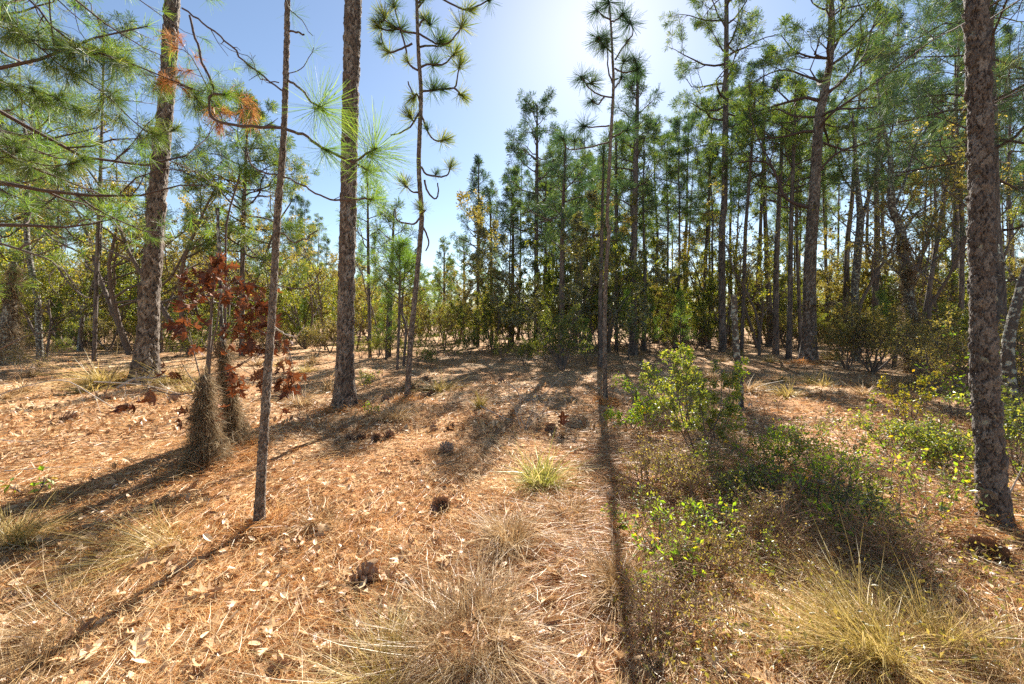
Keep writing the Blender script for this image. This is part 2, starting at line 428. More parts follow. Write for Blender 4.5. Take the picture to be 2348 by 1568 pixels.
# ------------------------------------------------------------------ ground
def build_ground():
    yy = np.concatenate([np.linspace(-14, -0.5, 16), np.linspace(0, 9, 110), 9 + np.cumsum(0.075 * 1.045 ** np.arange(125))])
    yy = np.append(yy, [900, 2500])
    u = np.linspace(-1, 1, 171)
    xx = np.sinh(u * 5.2) / np.sinh(5.2) * 60
    xx = np.concatenate([[-2500, -600], xx, [600, 2500]])
    X, Y = np.meshgrid(xx, yy)
    Z = gh(X, Y)
    near = np.exp(-np.hypot(X, Y - 2) / 9)
    Z = Z + 0.012 * R.normal(size=Z.shape) * near
    ny, nx = X.shape
    idx = np.arange(nx * ny).reshape(ny, nx)
    Q = np.stack([idx[:-1, :-1], idx[:-1, 1:], idx[1:, 1:], idx[1:, :-1]], -1).reshape(-1, 4)
    g = Geo(); g.add(np.stack([X, Y, Z], -1).reshape(-1, 3), quads=Q)
    o = link('ground', g.mesh('ground', M['ground'], True))
    o['kind'] = 'structure'
    return o
ground = build_ground()

# ------------------------------------------------------------------ fallen straw and leaves
def screen_sample(n, q0, q1, p0=-500, p1=2850, power=1.0):
    q = q0 + (q1 - q0) * R.random(n) ** power
    p = p0 + (p1 - p0) * R.random(n)
    Y = depth(q)
    return (p - CX) / F * Y, Y

def straw_mesh(n, q0, q1, L, power=1.0, wpx=0.42, lift=0.05, lo=0.0, hi=1.0):
    x, Y = screen_sample(n, q0, q1, power=power)
    g = Geo()
    a = R.random(n) * 2 * np.pi
    # straw lies in loosely combed swathes
    a = np.where(R.random(n) < 0.45, np.sin(x * 0.9) * 0.8 + np.cos(Y * 0.7) + R.normal(size=n) * 0.35, a)
    tilt = np.abs(R.normal(size=n)) * 0.10
    flip = R.random(n) < 0.06
    tilt = np.where(flip, 0.3 + R.random(n) * 0.7, tilt)
    d = np.stack([np.cos(a) * np.cos(tilt), np.sin(a) * np.cos(tilt), np.sin(tilt)], 1)
    side = np.stack([-np.sin(a), np.cos(a), np.zeros(n)], 1)
    Lr = (L * (0.55 + 0.6 * R.random(n)))[:, None]
    h = gh(x, Y) + 0.006 + lift * R.random(n) ** 2
    c = np.stack([x, Y, h], 1)
    w = np.maximum(0.0016, wpx * Y / 398)[:, None] * 0.5
    roll = R.random((n, 1)) * 1.2
    wv = (side * np.cos(roll) + np.array([[0, 0, 1]]) * np.sin(roll)) * w
    bend = R.normal(size=(n, 1)) * 0.10
    p0 = c - d * Lr * 0.5
    p1 = c + side * bend * Lr
    p2 = c + d * Lr * 0.5
    p0[:, 2] = np.maximum(p0[:, 2], gh(p0[:, 0], p0[:, 1]) + 0.004)
    V = np.stack([p0 - wv, p0 + wv, p1 + wv, p1 - wv, p2], 1).reshape(-1, 3)
    i = np.arange(n)[:, None] * 5
    tone = lo + (hi - lo) * np.clip(0.5 + 0.18 * np.sin(x * 1.7 + 2) * np.cos(Y * 1.3) + R.normal(size=n) * 0.24, 0, 1)
    g.add(V, quads=i + np.array([[0, 1, 2, 3]]), tris=i + np.array([[3, 2, 4]]), rnd=np.repeat(tone, 5))
    return g
g = straw_mesh(150000, 805, 1640, 0.24, power=0.85)
o = link('pine_straw', g.mesh('pine_straw', M['straw']), ground); o['kind'] = 'stuff'
g = straw_mesh(38000, 860, 1640, 0.20, power=0.9, lift=0.09, lo=0.5, hi=1.0)
o = link('dry_grass_litter', g.mesh('dry_grass_litter', M['grass_tan']), ground); o['kind'] = 'stuff'

def lobed_outline(lobes=3, width=0.42, seed=0):
    """half outline of a turkey-oak leaf (y along the midrib 0..1)"""
    rr = np.random.default_rng(seed)
    pts = [(0.0, 0.0), (0.012, 0.14), (0.07, 0.2)]
    for i in range(lobes):
        y = 0.24 + 0.6 * i / lobes
        wl = width * (0.8, 1.0, 0.7)[i % 3] * rr.uniform(0.85, 1.15)
        pts += [(wl * 0.55, y + 0.07), (wl, y + 0.17), (wl * 0.7, y + 0.19), (0.11, y + 0.17)]
    pts += [(0.09, 0.9), (0.0, 1.02)]
    return pts

def leaf_shape(half, size, curl, fold, seed):
    """verts and faces of one curled leaf: triangles between midrib and each half outline"""
    rr = np.random.default_rng(seed)
    V, T = [], []
    for sgn in (1, -1):
        k = len(V)
        hs = [(x * rr.uniform(0.85, 1.15), y) for x, y in half]
        for x, y in hs:
            z = fold * x + curl * (y - 0.5) ** 2 + curl * 0.8 * x * x
            V.append((sgn * x, y - 0.5, z))
        for x, y in hs:
            yy = min(max(y, 0.0), 1.0)
            V.append((sgn * 0.006, yy - 0.5, curl * (yy - 0.5) ** 2))
        n = len(hs)
        for i in range(n - 1):
            a, b, c, d = k + i, k + i + 1, k + n + i + 1, k + n + i
            T += [(a, b, c), (a, c, d)] if sgn > 0 else [(a, c, b), (a, d, c)]
    return np.array(V) * size, np.array(T)

OVAL = [(0, 0), (0.1, 0.12), (0.2, 0.35), (0.21, 0.6), (0.13, 0.85), (0, 1)]
LEAVES = [leaf_shape(lobed_outline(2 + s % 2, 0.45, s), 1.0, (0.7, -0.5, 1.1)[s], (0.35, 0.5, -0.3)[s], s) for s in range(3)] + \
         [leaf_shape(lobed_outline(2, 0.36, 9), 1.0, 0.9, 0.6, 9)] + \
         [leaf_shape(OVAL, 1.0, c, f, 20 + i) for i, (c, f) in enumerate([(0.3, 0.3), (0.6, -0.2), (-0.3, 0.35), (0.15, 0.5)])]

def place_leaf_geo(g, kind, C, size, yaw, tx, ty, tone):
    V, T = LEAVES[kind]
    m = len(C)
    ca, sa = np.cos(yaw), np.sin(yaw)
    X = V[None, :, 0] * size[:, None]; Yv = V[None, :, 1] * size[:, None]; Z = V[None, :, 2] * size[:, None]
    Y2 = Yv * np.cos(tx)[:, None] - Z * np.sin(tx)[:, None]; Z2 = Yv * np.sin(tx)[:, None] + Z * np.cos(tx)[:, None]
    X3 = X * np.cos(ty)[:, None] + Z2 * np.sin(ty)[:, None]; Z3 = -X * np.sin(ty)[:, None] + Z2 * np.cos(ty)[:, None]
    W = np.stack([X3 * ca[:, None] - Y2 * sa[:, None], X3 * sa[:, None] + Y2 * ca[:, None], Z3], -1) + C[:, None, :]
    F3 = (np.arange(m)[:, None, None] * len(V) + T[None]).reshape(-1, 3)
    g.add(W.reshape(-1, 3), tris=F3, rnd=np.repeat(tone, len(V)))

g = Geo()
for kind in range(8):
    n = 150 if kind < 4 else 1700
    x, Y = screen_sample(n, 815, 1640, power=1.0)
    # leaves gather in drifts
    keep = (np.sin(x * 1.1 + 1) * np.cos(Y * 0.9) + R.normal(size=n) * 0.6) > (-0.5 if kind >= 4 else -0.2)
    x, Y = x[keep], Y[keep]; n = len(x)
    C = np.stack([x, Y, gh(x, Y) + 0.03 + 0.02 * R.random(n)], 1)
    sz = (0.09 + 0.06 * R.random(n)) if kind < 4 else (0.045 + 0.045 * R.random(n))
    place_leaf_geo(g, kind, C, sz, R.random(n) * 6.28, R.normal(size=n) * 0.3, R.normal(size=n) * 0.3, np.clip(0.55 + R.normal(size=n) * 0.25, 0, 1))
# small far flakes of leaf
x, Y = screen_sample(16000, 790, 1000, power=0.8)
leaves(g, np.stack([x, Y, gh(x, Y) + 0.03], 1), 0.09, flat=0.6, lo=0.2)
o = link('leaf_litter', g.mesh('leaf_litter', M['leaf_tan']), ground); o['kind'] = 'stuff'

g = Geo()
for (p_, Y_, r_) in ((330, 11.2, 0.5), (788, 7.7, 0.36), (2285, 3.0, 0.2), (592, 3.07, 0.12), (1388, 8.0, 0.2), (933, 8.2, 0.2), (1855, 16.0, 0.6), (472, 4.3, 0.3), (542, 4.9, 0.25)):
    c_ = gpt(p_, Y_); m_ = 700
    a_ = R.random(m_) * 6.283; d_ = r_ * (0.45 + 1.1 * R.random(m_) ** 1.3)
    C_ = np.stack([c_[0] + np.cos(a_) * d_, c_[1] + np.sin(a_) * d_, c_[2] + 0.02 + 0.3 * r_ * np.clip(1.1 - d_ / r_, 0, 1)], 1)
    needles(g, C_, np.stack([-np.sin(a_), np.cos(a_), 0 * a_], 1) * R.choice([-1, 1], (m_, 1)), 1, 0.22, max(0.002, 0.45 * Y_ / 398), 0.45, 2, droop=0.1, lo=0.1)
o = link('straw_heap', g.mesh('straw_heap', M['straw']), ground); o['kind'] = 'stuff'

# the fallen leaves one can pick out singly
leaf_me = []
for k in range(8):
    for tone in (0.35, 0.65, 0.9):
        gg = Geo(); V, T = LEAVES[k]; gg.add(V, tris=T, rnd=tone)
        leaf_me.append(gg.mesh('fallen_leaf', M['leaf_tan'], False))
LEAF_SPOTS = [(350, 1300), (395, 1290), (330, 1330), (500, 1370), (540, 1395), (905, 1335), (890, 1355), (820, 1500), (790, 1530), (850, 1540), (880, 1420), (1000, 1250), (930, 1270),
         (720, 1210), (740, 1225), (1180, 1240), (1140, 1245), (1260, 1385), (1150, 1500), (1170, 1530), (1260, 1440), (1750, 1440), (1780, 1460), (1720, 1420), (1870, 1500), (1420, 1520), (1360, 1540), (60, 1340), (45, 1390), (70, 1470),
         (290, 1080), (250, 1125), (905, 1060), (960, 1060), (1090, 1080), (1420, 1080), (1480, 1060), (1290, 1190), (1650, 1540), (2200, 1440), (2260, 1560)]
for k in range(300):
    if k < len(LEAF_SPOTS):
        p, q = LEAF_SPOTS[k]; kind = R.integers(0, 4); size = 0.115 + 0.045 * R.random()
    else:
        p, q = R.uniform(-20, 2360), 1060 + 510 * R.random() ** 0.8; kind = R.integers(0, 8) if R.random() < 0.4 else R.integers(4, 8)
        size = (0.08 + 0.06 * R.random()) if kind < 4 else (0.055 + 0.04 * R.random())
    Y = depth(q); b = gpt(p, Y)
    o = link('fallen_leaf', leaf_me[kind * 3 + R.integers(0, 3)], ground, (b[0], b[1], b[2] + 0.05 + 0.02 * R.random()))
    o.scale = (size,) * 3
    o.rotation_euler = (R.normal() * 0.45, R.normal() * 0.45, R.random() * 6.28)

# ------------------------------------------------------------------ grasses
def grass_geo(n, r, h, w, droop, lean=(0, 0), lo=0, hi=1, upr=0.5, fill=0.2):
    """fountain of arching blades, five points each"""
    g = Geo()
    h = h * 0.72; r = r * 1.15; n = int(n * 0.8)
    a = R.random(n) * 2 * np.pi
    rb = r * fill * np.sqrt(R.random(n))
    base = np.stack([np.cos(a) * rb, np.sin(a) * rb, np.zeros(n) - 0.02], 1)
    out = a + R.normal(size=n) * 0.8
    reach = r * (0.35 + 0.75 * R.random(n)) * (1 - upr * R.random(n))
    hh = h * (0.2 + 0.95 * R.random(n)) * (1 + 0.35 * np.sin(2 * out + R.random() * 6)); reach = reach * (1 + 0.35 * np.sin(out * 3 + R.random() * 6)) * (1 + 0.5 * (R.random(n) < 0.06))
    t = np.array([0, 0.25, 0.5, 0.75, 1.0])
    hor = reach[:, None] * t[None] ** 1.25
    ver = hh[:, None] * (t[None] * (1 + droop) - droop * 1.25 * t[None] ** 2.4)
    P = base[:, None, :] + np.stack([np.cos(out)[:, None] * hor + lean[0] * t * r, np.sin(out)[:, None] * hor + lean[1] * t * r, np.maximum(ver, 0.01)], -1)
    P = P + R.normal(size=(n, 1, 3)) * 0.09 * r / 0.3 * (t ** 2)[None, :, None] + R.normal(size=P.shape) * 0.01 * t[None, :, None]
    P[..., 2] = np.maximum(P[..., 2], 0.008)
    P[:, 0, 2] = -0.02
    sv = np.stack([-np.sin(out), np.cos(out), R.normal(size=n) * 0.4], 1); sv = unit(sv)[:, None, :] * (w * 0.5) * np.array([1, 1, 0.9, 0.7, 0.15])[None, :, None]
    V = np.stack([P - sv, P + sv], 2).reshape(n, 10, 3)
    i = np.arange(n)[:, None] * 10
    Q = np.concatenate([i + np.array([[2 * k, 2 * k + 1, 2 * k + 3, 2 * k + 2]]) for k in range(4)])
    g.add(V.reshape(-1, 3), quads=Q, rnd=np.repeat(np.clip(lo + (hi - lo) * R.random(n), 0, 1), 10))
    return g

def clump(p, q, r, h, n, mat, label, group=None, lean=(0, 0), droop=0.8, w=None, name='wiregrass_clump', lo=0, hi=1, upr=0.5, fill=0.2):
    Y = depth(q); b = gpt(p, Y)
    w = w or max(0.0022, 0.4 * Y / 398)
    o = link(name, grass_geo(n, r, h, w, droop, lean, lo, hi, upr, fill).mesh(name, M[mat]), None, b)
    o.rotation_euler = (0, 0, 0)
    return tagm(o, label, 'grass clump', group)

clump(1165, 1245, 0.33, 0.24, 1500, 'grass_tan', 'low tan wiregrass mound with curled grey leaves, behind the bigger front clumps', droop=1.0)
clump(1425, 1350, 0.31, 0.26, 1600, 'grass_tan', 'grey brown wiregrass mound crossed by the narrow trunk shadow', droop=1.0, lo=0, hi=0.8)
clump(1075, 1480, 0.38, 0.2, 2400, 'grass_tan', 'widest straw coloured wiregrass mound at bottom centre', droop=1.15, lean=(-0.12, -0.1), upr=0.3, fill=0.45)
clump(900, 1570, 0.3, 0.18, 1300, 'grass_olive', 'flattened olive wiregrass at bottom edge beside lobed leaves', droop=0.95, lean=(-0.3, 0))
clump(2040, 1540, 0.36, 0.3, 2600, 'grass_olive', 'golden olive wiregrass clump sweeping left at bottom right', droop=0.7, lean=(-0.5, 0.15))
clump(2150, 1500, 0.26, 0.34, 900, 'grass_olive', 'upright pale green wiregrass behind the golden clump', droop=0.35, upr=0.8)
clump(2290, 1570, 0.36, 0.24, 1600, 'grass_tan', 'drooping grey straw clump in bottom right corner', droop=1.0, lo=0.0, hi=0.8)
clump(1240, 1105, 0.42, 0.3, 700, 'grass_green', 'bright green broad bladed grass clump in the sunny clearing', droop=0.75, w=0.008, name='grass_clump', upr=0.7)
clump(20, 1260, 0.35, 0.2, 1500, 'grass_olive', 'shaded olive wiregrass clump at left edge beside the shadow', droop=1.0)
clump(395, 1275, 0.36, 0.14, 900, 'grass_olive', 'flattened golden grass tuft left of the thin scaly pine base', droop=0.9, lean=(-0.6, -0.2))
clump(190, 1440, 0.42, 0.11, 1500, 'grass_tan', 'combed straw grass tuft sweeping left beside the long thin shadow', droop=0.9, lean=(-0.5, -0.1))
clump(45, 1560, 0.3, 0.14, 1100, 'grass_tan', 'grey straw tuft in bottom left corner', droop=1.0, lo=0, hi=0.7)
clump(720, 1200, 0.26, 0.12, 500, 'grass_tan', 'small dry grass tuft just right of thin scaly pine base', droop=0.9, lo=0.1, hi=0.8)
clump(905, 960, 0.42, 0.2, 800, 'grass_tan', 'dry grass tuft in half shade right of the middle pine', droop=0.9)
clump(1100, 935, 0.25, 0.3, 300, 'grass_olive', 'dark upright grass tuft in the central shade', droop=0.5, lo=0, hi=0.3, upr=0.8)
clump(240, 880, 0.9, 0.28, 900, 'grass_olive', 'wide olive grass mat left of the big left pine', droop=0.9)
clump(400, 880, 0.8, 0.25, 700, 'grass_olive', 'olive grass patch just right of the big left pine base', droop=0.9)
clump(690, 925, 0.5, 0.25, 500, 'grass_tan', 'pale dry tuft between the thin pine and the middle pine', droop=0.8)
clump(1310, 1180, 0.4, 0.14, 500, 'grass_tan', 'faint brown grass tuft between green clump and thin shadow', droop=0.9, lo=0, hi=0.6)
clump(1880, 1320, 0.35, 0.14, 700, 'grass_tan', 'matted brown grass under the low right brush', droop=0.9, lo=0, hi=0.6)
far_clump = [grass_geo(260, 0.4, 0.25, 0.012, 0.85, lo=0.1).mesh('wiregrass_far', M['grass_tan']) for _ in range(2)] + [grass_geo(220, 0.45, 0.22, 0.014, 0.85).mesh('wiregrass_far', M['grass_olive'])]
for k in range(60):
    q = 800 + 110 * R.random(); p = R.uniform(-60, 2400)
    if 1150 < p < 1500 and R.random() < 0.5: continue
    o = link('wiregrass_clump', far_clump[k % 3], None, gpt(p, depth(q)))
    o.rotation_euler = (0, 0, R.random() * 6); s = 0.6 + 0.8 * R.random(); o.scale = (s, s, s)
    tagm(o, 'small dry grass tuft scattered over the leaf litter beyond the front pines', 'grass clump', 'far grass tufts on the forest floor')

# ------------------------------------------------------------------ pines
def pine_crown(path, rad, h0, Rr, nlimb, seed, kind='mature', tuft=0.26, k=24, w=0.014, segs=1, start_elev=None, az_only=None, mat='needle', dens=1.0, topR=0.35):
    """limbs and needle tufts round a trunk path; returns (wood Geo, needle Geo)"""
    global R
    keep = R; R = np.random.default_rng(seed)
    wood, fol = Geo(), Geo()
    z = path[:, 2]; H = z[-1]; z0 = z[0] + h0
    C, D = [], []
    for i in range(nlimb):
        f = (i + R.random()) / nlimb
        h = z0 + (H - z0) * f
        c = np.array([np.interp(h, z, path[:, j]) for j in range(3)]); r = np.interp(h, z, rad)
        az = i * 2.4 + R.normal() * 0.4
        if az_only is not None: az = az_only[0] + R.normal() * az_only[1]
        if kind == 'mature':
            L = Rr * (math.sin(math.pi * (0.25 + 0.7 * f)) * 0.85 + 0.2) * R.uniform(0.6, 1.15); el = -0.15 + 0.8 * f + R.normal() * 0.2
            spec = [(int(5 * dens), 0.45, 0.85, 0.26, 0.10), (2, 0.5, 0.7, 0.25, 0.14)]; lift = 0.03; bend = 0.24
        elif kind == 'slim':
            L = Rr * (1.0 - 0.65 * f) * R.uniform(0.5, 1.1); el = 0.05 + 0.7 * f + R.normal() * 0.15
            spec = [(int(5 * dens), 0.42, 0.75, 0.2, 0.14)]; lift = 0.08; bend = 0.14
        else:  # young, bushy
            L = Rr * (1.05 - 0.8 * f) * R.uniform(0.7, 1.1); el = 0.25 + 0.5 * f
            spec = [(int(4 * dens), 0.35, 0.6, 0.12, 0.12)]; lift = 0.08; bend = 0.1
        d = np.array([math.cos(az) * math.cos(el), math.sin(az) * math.cos(el), math.sin(el)])
        p = wander(c, d, L, 7, bend, lift)
        tips = []
        grow(wood, p, max(0.011, min(r * 0.5, 0.018 * L + 0.012)), 0.008, len(spec), 5, spec, tips)
        for a, b in tips: C.append(a); D.append(b)
    C.append(path[-1]); D.append([0, 0, 1.0])
    needles(fol, np.array(C), np.array(D) * 1.0, k, tuft, w, 1.15, segs)
    # shoots just behind the tips carry needles too
    C2 = np.array(C) - unit(np.array(D)) * tuft * 0.5
    needles(fol, C2, np.array(D), max(3, k // 4), tuft * 0.7, w, 0.9, segs)
    R = keep
    return wood, fol

def mesh_tree(name, root, trunk_g, wood, fol, tm, fm, wm='limb'):
    link('trunk', trunk_g if isinstance(trunk_g, bpy.types.Mesh) else trunk_g.mesh('trunk', M[tm], True), root)
    if wood is not None and (wood.n or wood.tubes): link('branches', wood.mesh('branches', M[wm], True), root)['kind'] = 'stuff'
    if fol is not None and fol.n: link('foliage', fol.mesh('foliage', M[fm]), root)['kind'] = 'stuff'

def rel(path, base):
    return path - base[None]

LIMB_SPEC = [(5, 0.4, 0.8, 0.22, 0.12), (3, 0.5, 0.7, 0.2, 0.14)]
def pine_px(pts, Y, label, h0f, Rr, nlimb, kind, seed, mat='needle', group=None, cat='pine tree', limbs=(), dY=0.0, rings=60, sides=14, plate=None, k=26, wpx=0.42, tuft=0.32, dens=1.0, barkm='bark', segs=1):
    """a pine whose trunk follows photograph columns/rows at its own distance"""
    P, rad = px_path(pts, Y, dY=dY)
    base = P[0].copy(); base[2] = float(gh(base[0], base[1])) - 0.05
    P[0] = base
    L = rel(P, base)
    root = thing('pine_tree', label, cat, base, group)
    if plate:
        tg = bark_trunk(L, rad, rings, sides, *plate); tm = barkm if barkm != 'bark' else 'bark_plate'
    else:
        tg = bark_trunk(L, rad, rings, sides, 0.11, 0.2, 0.012, flare=0.2); tm = barkm
    ps = resample(np.column_stack([L, rad]), 40)
    wood = fol = None
    if nlimb:
        H = ps[-1, 2]
        wood, fol = pine_crown(ps[:, :3], ps[:, 3], H * h0f, Rr, nlimb, seed, kind, tuft, k, max(0.003, wpx * Y / 398), segs, mat=mat, dens=dens)
    for lb in limbs:
        q, rr = px_path(lb['p'], Y, lb.get('w', (5, 2)), dY=lb.get('dY', 0.5))
        if wood is None: wood, fol = Geo(), Geo()
        q = resample(rel(q, base), 12); tips = []
        grow(wood, q, rr[0], rr[-1], 2, 6, lb.get('spec', LIMB_SPEC), tips)
        if lb.get('leafy', True):
            needles(fol, np.array([a for a, b in tips]), np.array([b for a, b in tips]), k, tuft, max(0.003, wpx * Y / 398), 0.85, segs)
    mesh_tree('pine', root, tg, wood, fol, tm, mat)
    return root

# needle tufts for the close trees: a few meshes shared by many tufts
def tuft_mesh(n, L, w, mat, spread=1.0, droop=0.2, seed=1):
    global R
    keep = R; R = np.random.default_rng(seed)
    g = Geo()
    needles(g, np.zeros((1, 3)), np.array([[0, 0, 1.0]]), n, L, w, spread, 2, 0.3, 0.0)
    R = keep
    return g.mesh('needle_tuft', M[mat])
TUFT_NEAR = [tuft_mesh(230, 0.30, 0.0026, 'needle_near', s, seed=k) for k, s in enumerate((1.0, 1.3, 0.8))]
TUFT_MID = [tuft_mesh(170, 0.34, 0.008, 'needle', s, seed=10 + k) for k, s in enumerate((1.3, 2.0, 1.0))]
TUFT_COOL = [tuft_mesh(170, 0.34, 0.008, 'needle_cool', s, seed=20 + k) for k, s in enumerate((1.3, 2.0))]
TUFT_SPARSE = [tuft_mesh(45, 0.30, 0.0028, 'needle_near', 1.0, seed=30)]
TUFT_DEAD = [tuft_mesh(90, 0.22, 0.0035, 'needle_dead', 1.2, seed=40 + k) for k in range(2)]

def branch_part(root, base, pts, Y, w, tufts=(), kit=TUFT_MID, dY=0.0, mat='limb', size=1.0, twigs=0, name='branch'):
    """one branch with its tufts as sub-parts; pts and tufts given as photograph columns/rows"""
    P, rr = px_path(pts, Y, w, dY=dY)
    L = resample(rel(P, base), max(6, 3 * len(pts)))
    L = L + R.normal(size=L.shape) * 0.004
    g = Geo(); g.tube(L, np.linspace(rr[0], rr[-1], len(L)), 7)
    if twigs:
        grow(g, L, rr[0] * 0.9, rr[-1] * 0.9, 1, 4, [(twigs, 0.16, 0.9, 0.35, 0.0)])
    b = link(name, g.mesh(name, M[mat], True), root)
    for i, t in enumerate(tufts):
        s = (t[2] if len(t) > 2 else 1.0) * size
        c = px(t[0], t[1], Y + dY * 0.8) - base
        j = int(np.argmin(np.linalg.norm(L - c, axis=1)))
        if len(L) > 1 and j > 0: d = L[j] - L[j - 1]
        else: d = L[1] - L[0]
        if np.linalg.norm(c - L[j]) > 0.08:       # tuft on its own short shoot
            g2 = Geo(); sh = wander(L[j], c - L[j], np.linalg.norm(c - L[j]), 4, 0.08, 0.05); g2.tube(sh, np.linspace(rr[-1], rr[-1] * 0.6, 4), 5)
            link('shoot', g2.mesh('shoot', M[mat], True), b); d = sh[-1] - sh[-2]; c = sh[-1]
        else: c = L[j] if j < len(L) - 2 else L[-1]
        d = unit(d * 1.0 + np.array([0, 0, 0.012]))
        o = link('needle_tuft', kit[i % len(kit)], b, c)
        q = Vector(d).to_track_quat('Z', 'Y')
        o.rotation_mode = 'QUATERNION'; o.rotation_quaternion = q
        o.scale = (s, s, s)
    return b

# --- 1 big left pine
T1 = [(330, 880, 58), (338, 760, 50), (345, 650, 47), (353, 559, 44), (364, 400, 42), (382, 215, 38), (392, 44, 36), (402, -150, 33), (412, -420, 28), (420, -700, 18)]
Y1 = depth(876)
pine_px(T1, Y1, 'thick brown plated pine trunk standing in sunlit straw, largest trunk of the left half', 0.78, 2.6, 10, 'mature', 101,
        rings=430, sides=72, plate=(0.12, 0.26, 0.05), k=40, dens=1.0)
# --- 2 thin scaly pine in front
T2 = [(592, 1216, 27), (601, 1051, 23), (613, 861, 20), (625, 693, 17.5), (632, 559, 17), (636, 486, 17), (649, 335, 14.5), (655, 168, 13), (659, 0, 12), (663, -250, 10), (668, -480, 7)]
Y2 = depth(1214)
P, rad = px_path(T2, Y2); base2 = P[0].copy(); base2[2] = float(gh(base2[0], base2[1])) - 0.03; P[0] = base2
r2 = thing('pine_tree', 'thin scaly young pine nearest on the left, its long curved boughs crossing the sky', 'pine tree', base2)
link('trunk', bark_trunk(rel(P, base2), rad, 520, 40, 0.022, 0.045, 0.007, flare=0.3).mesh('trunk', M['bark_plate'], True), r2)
N = TUFT_NEAR
branch_part(r2, base2, [(436, 33), (448, 90), (468, 150), (486, 195), (479, 235), (483, 265), (500, 278), (536, 287), (590, 291), (650, 294)], Y2, (6, 8), [(500, 190, 0.5), (520, 225, 0.5)], N, twigs=5)
branch_part(r2, base2, [(650, 294), (687, 305), (720, 325), (751, 345), (802, 369), (830, 360), (863, 338)], Y2, (8, 5), [(868, 325, 1.15), (745, 350, 0.75)], N, dY=-0.15)
branch_part(r2, base2, [(802, 369), (825, 380), (846, 389)], Y2 - 0.12, (5, 4), [(850, 392, 0.7)], N)
branch_part(r2, base2, [(567, 349), (577, 379), (600, 392), (640, 402), (670, 412), (715, 438), (754, 456), (816, 456), (859, 456)], Y2, (4, 5), [(862, 455, 0.65)], N, twigs=4)
branch_part(r2, base2, [(657, 180), (687, 201), (714, 235), (740, 245)], Y2, (6, 5), [(740, 240, 1.05)], N, dY=-0.1)
branch_part(r2, base2, [(419, 18), (449, 40), (516, 94), (560, 141), (590, 164), (637, 201), (655, 210)], Y2, (5, 4.5), [(570, 160, 0.3), (600, 150, 0.25)], N, twigs=9)
branch_part(r2, base2, [(640, 190), (596, 180), (585, 155), (570, 130), (545, 120)], Y2, (3, 1.5), (), N, twigs=5)
branch_part(r2, base2, [(630, 540), (643, 532), (670, 552), (690, 552), (712, 540), (727, 526)], Y2, (4, 3), [(728, 524, 0.45)], TUFT_SPARSE)
branch_part(r2, base2, [(632, 650), (650, 658), (687, 661), (710, 655), (724, 640), (734, 609)], Y2, (3.5, 2.5), (), N)
branch_part(r2, base2, [(630, 750), (650, 765), (675, 772), (690, 760), (700, 743)], Y2, (4, 2), (), N, mat='stick')
branch_part(r2, base2, [(659, 70), (680, 75), (696, 79)], Y2, (5, 4.5), (), N)
branch_part(r2, base2, [(657, 20), (690, 45), (715, 80)], Y2, (2.5, 1.5), [(680, 20, 0.45)], TUFT_SPARSE)
branch_part(r2, base2, [(656, 168), (690, 160), (720, 110)], Y2, (2.5, 1.5), [(722, 100, 0.5)], TUFT_SPARSE)
# --- young leader with green tuft behind
b = gpt(512, 5.5)
rr_ = thing('pine_sapling', 'slender young pine leader topped by one green needle tuft', 'pine sapling', b)
P, rad = px_path([(512, 990, 6), (515, 800, 6), (517, 600, 6), (519, 510, 6), (535, 450, 5), (550, 398, 5)], 5.5)
gt = Geo(); P = rel(P, b); P[0] = 0; gt.tube(resample(P, 16), np.interp(np.linspace(0, 1, 16), [0, 1], [0.016, 0.011]), 7)
st = link('trunk', gt.mesh('trunk', M['limb'], True), rr_)
for t, s in (((552, 388), 0.9), ((565, 400), 0.7), ((505, 490), 0.5)):
    o = link('needle_tuft', TUFT_NEAR[1], st, px(t[0], t[1], 5.5) - b); o.scale = (s,) * 3; o.rotation_euler = (0.5, 0.8, 0)
# --- 3 middle pine
T3 = [(788, 928, 44), (791, 800, 38), (793, 700, 37), (796, 560, 37), (800, 400, 37), (804, 200, 37), (809, 0, 38), (813, -200, 36), (818, -500, 30), (822, -800, 20)]
pine_px(T3, depth(930), 'straight grey brown pine trunk left of centre, running out of the top of the frame', 0.82, 2.2, 8, 'mature', 103,
        rings=430, sides=56, plate=(0.08, 0.18, 0.032), k=40)
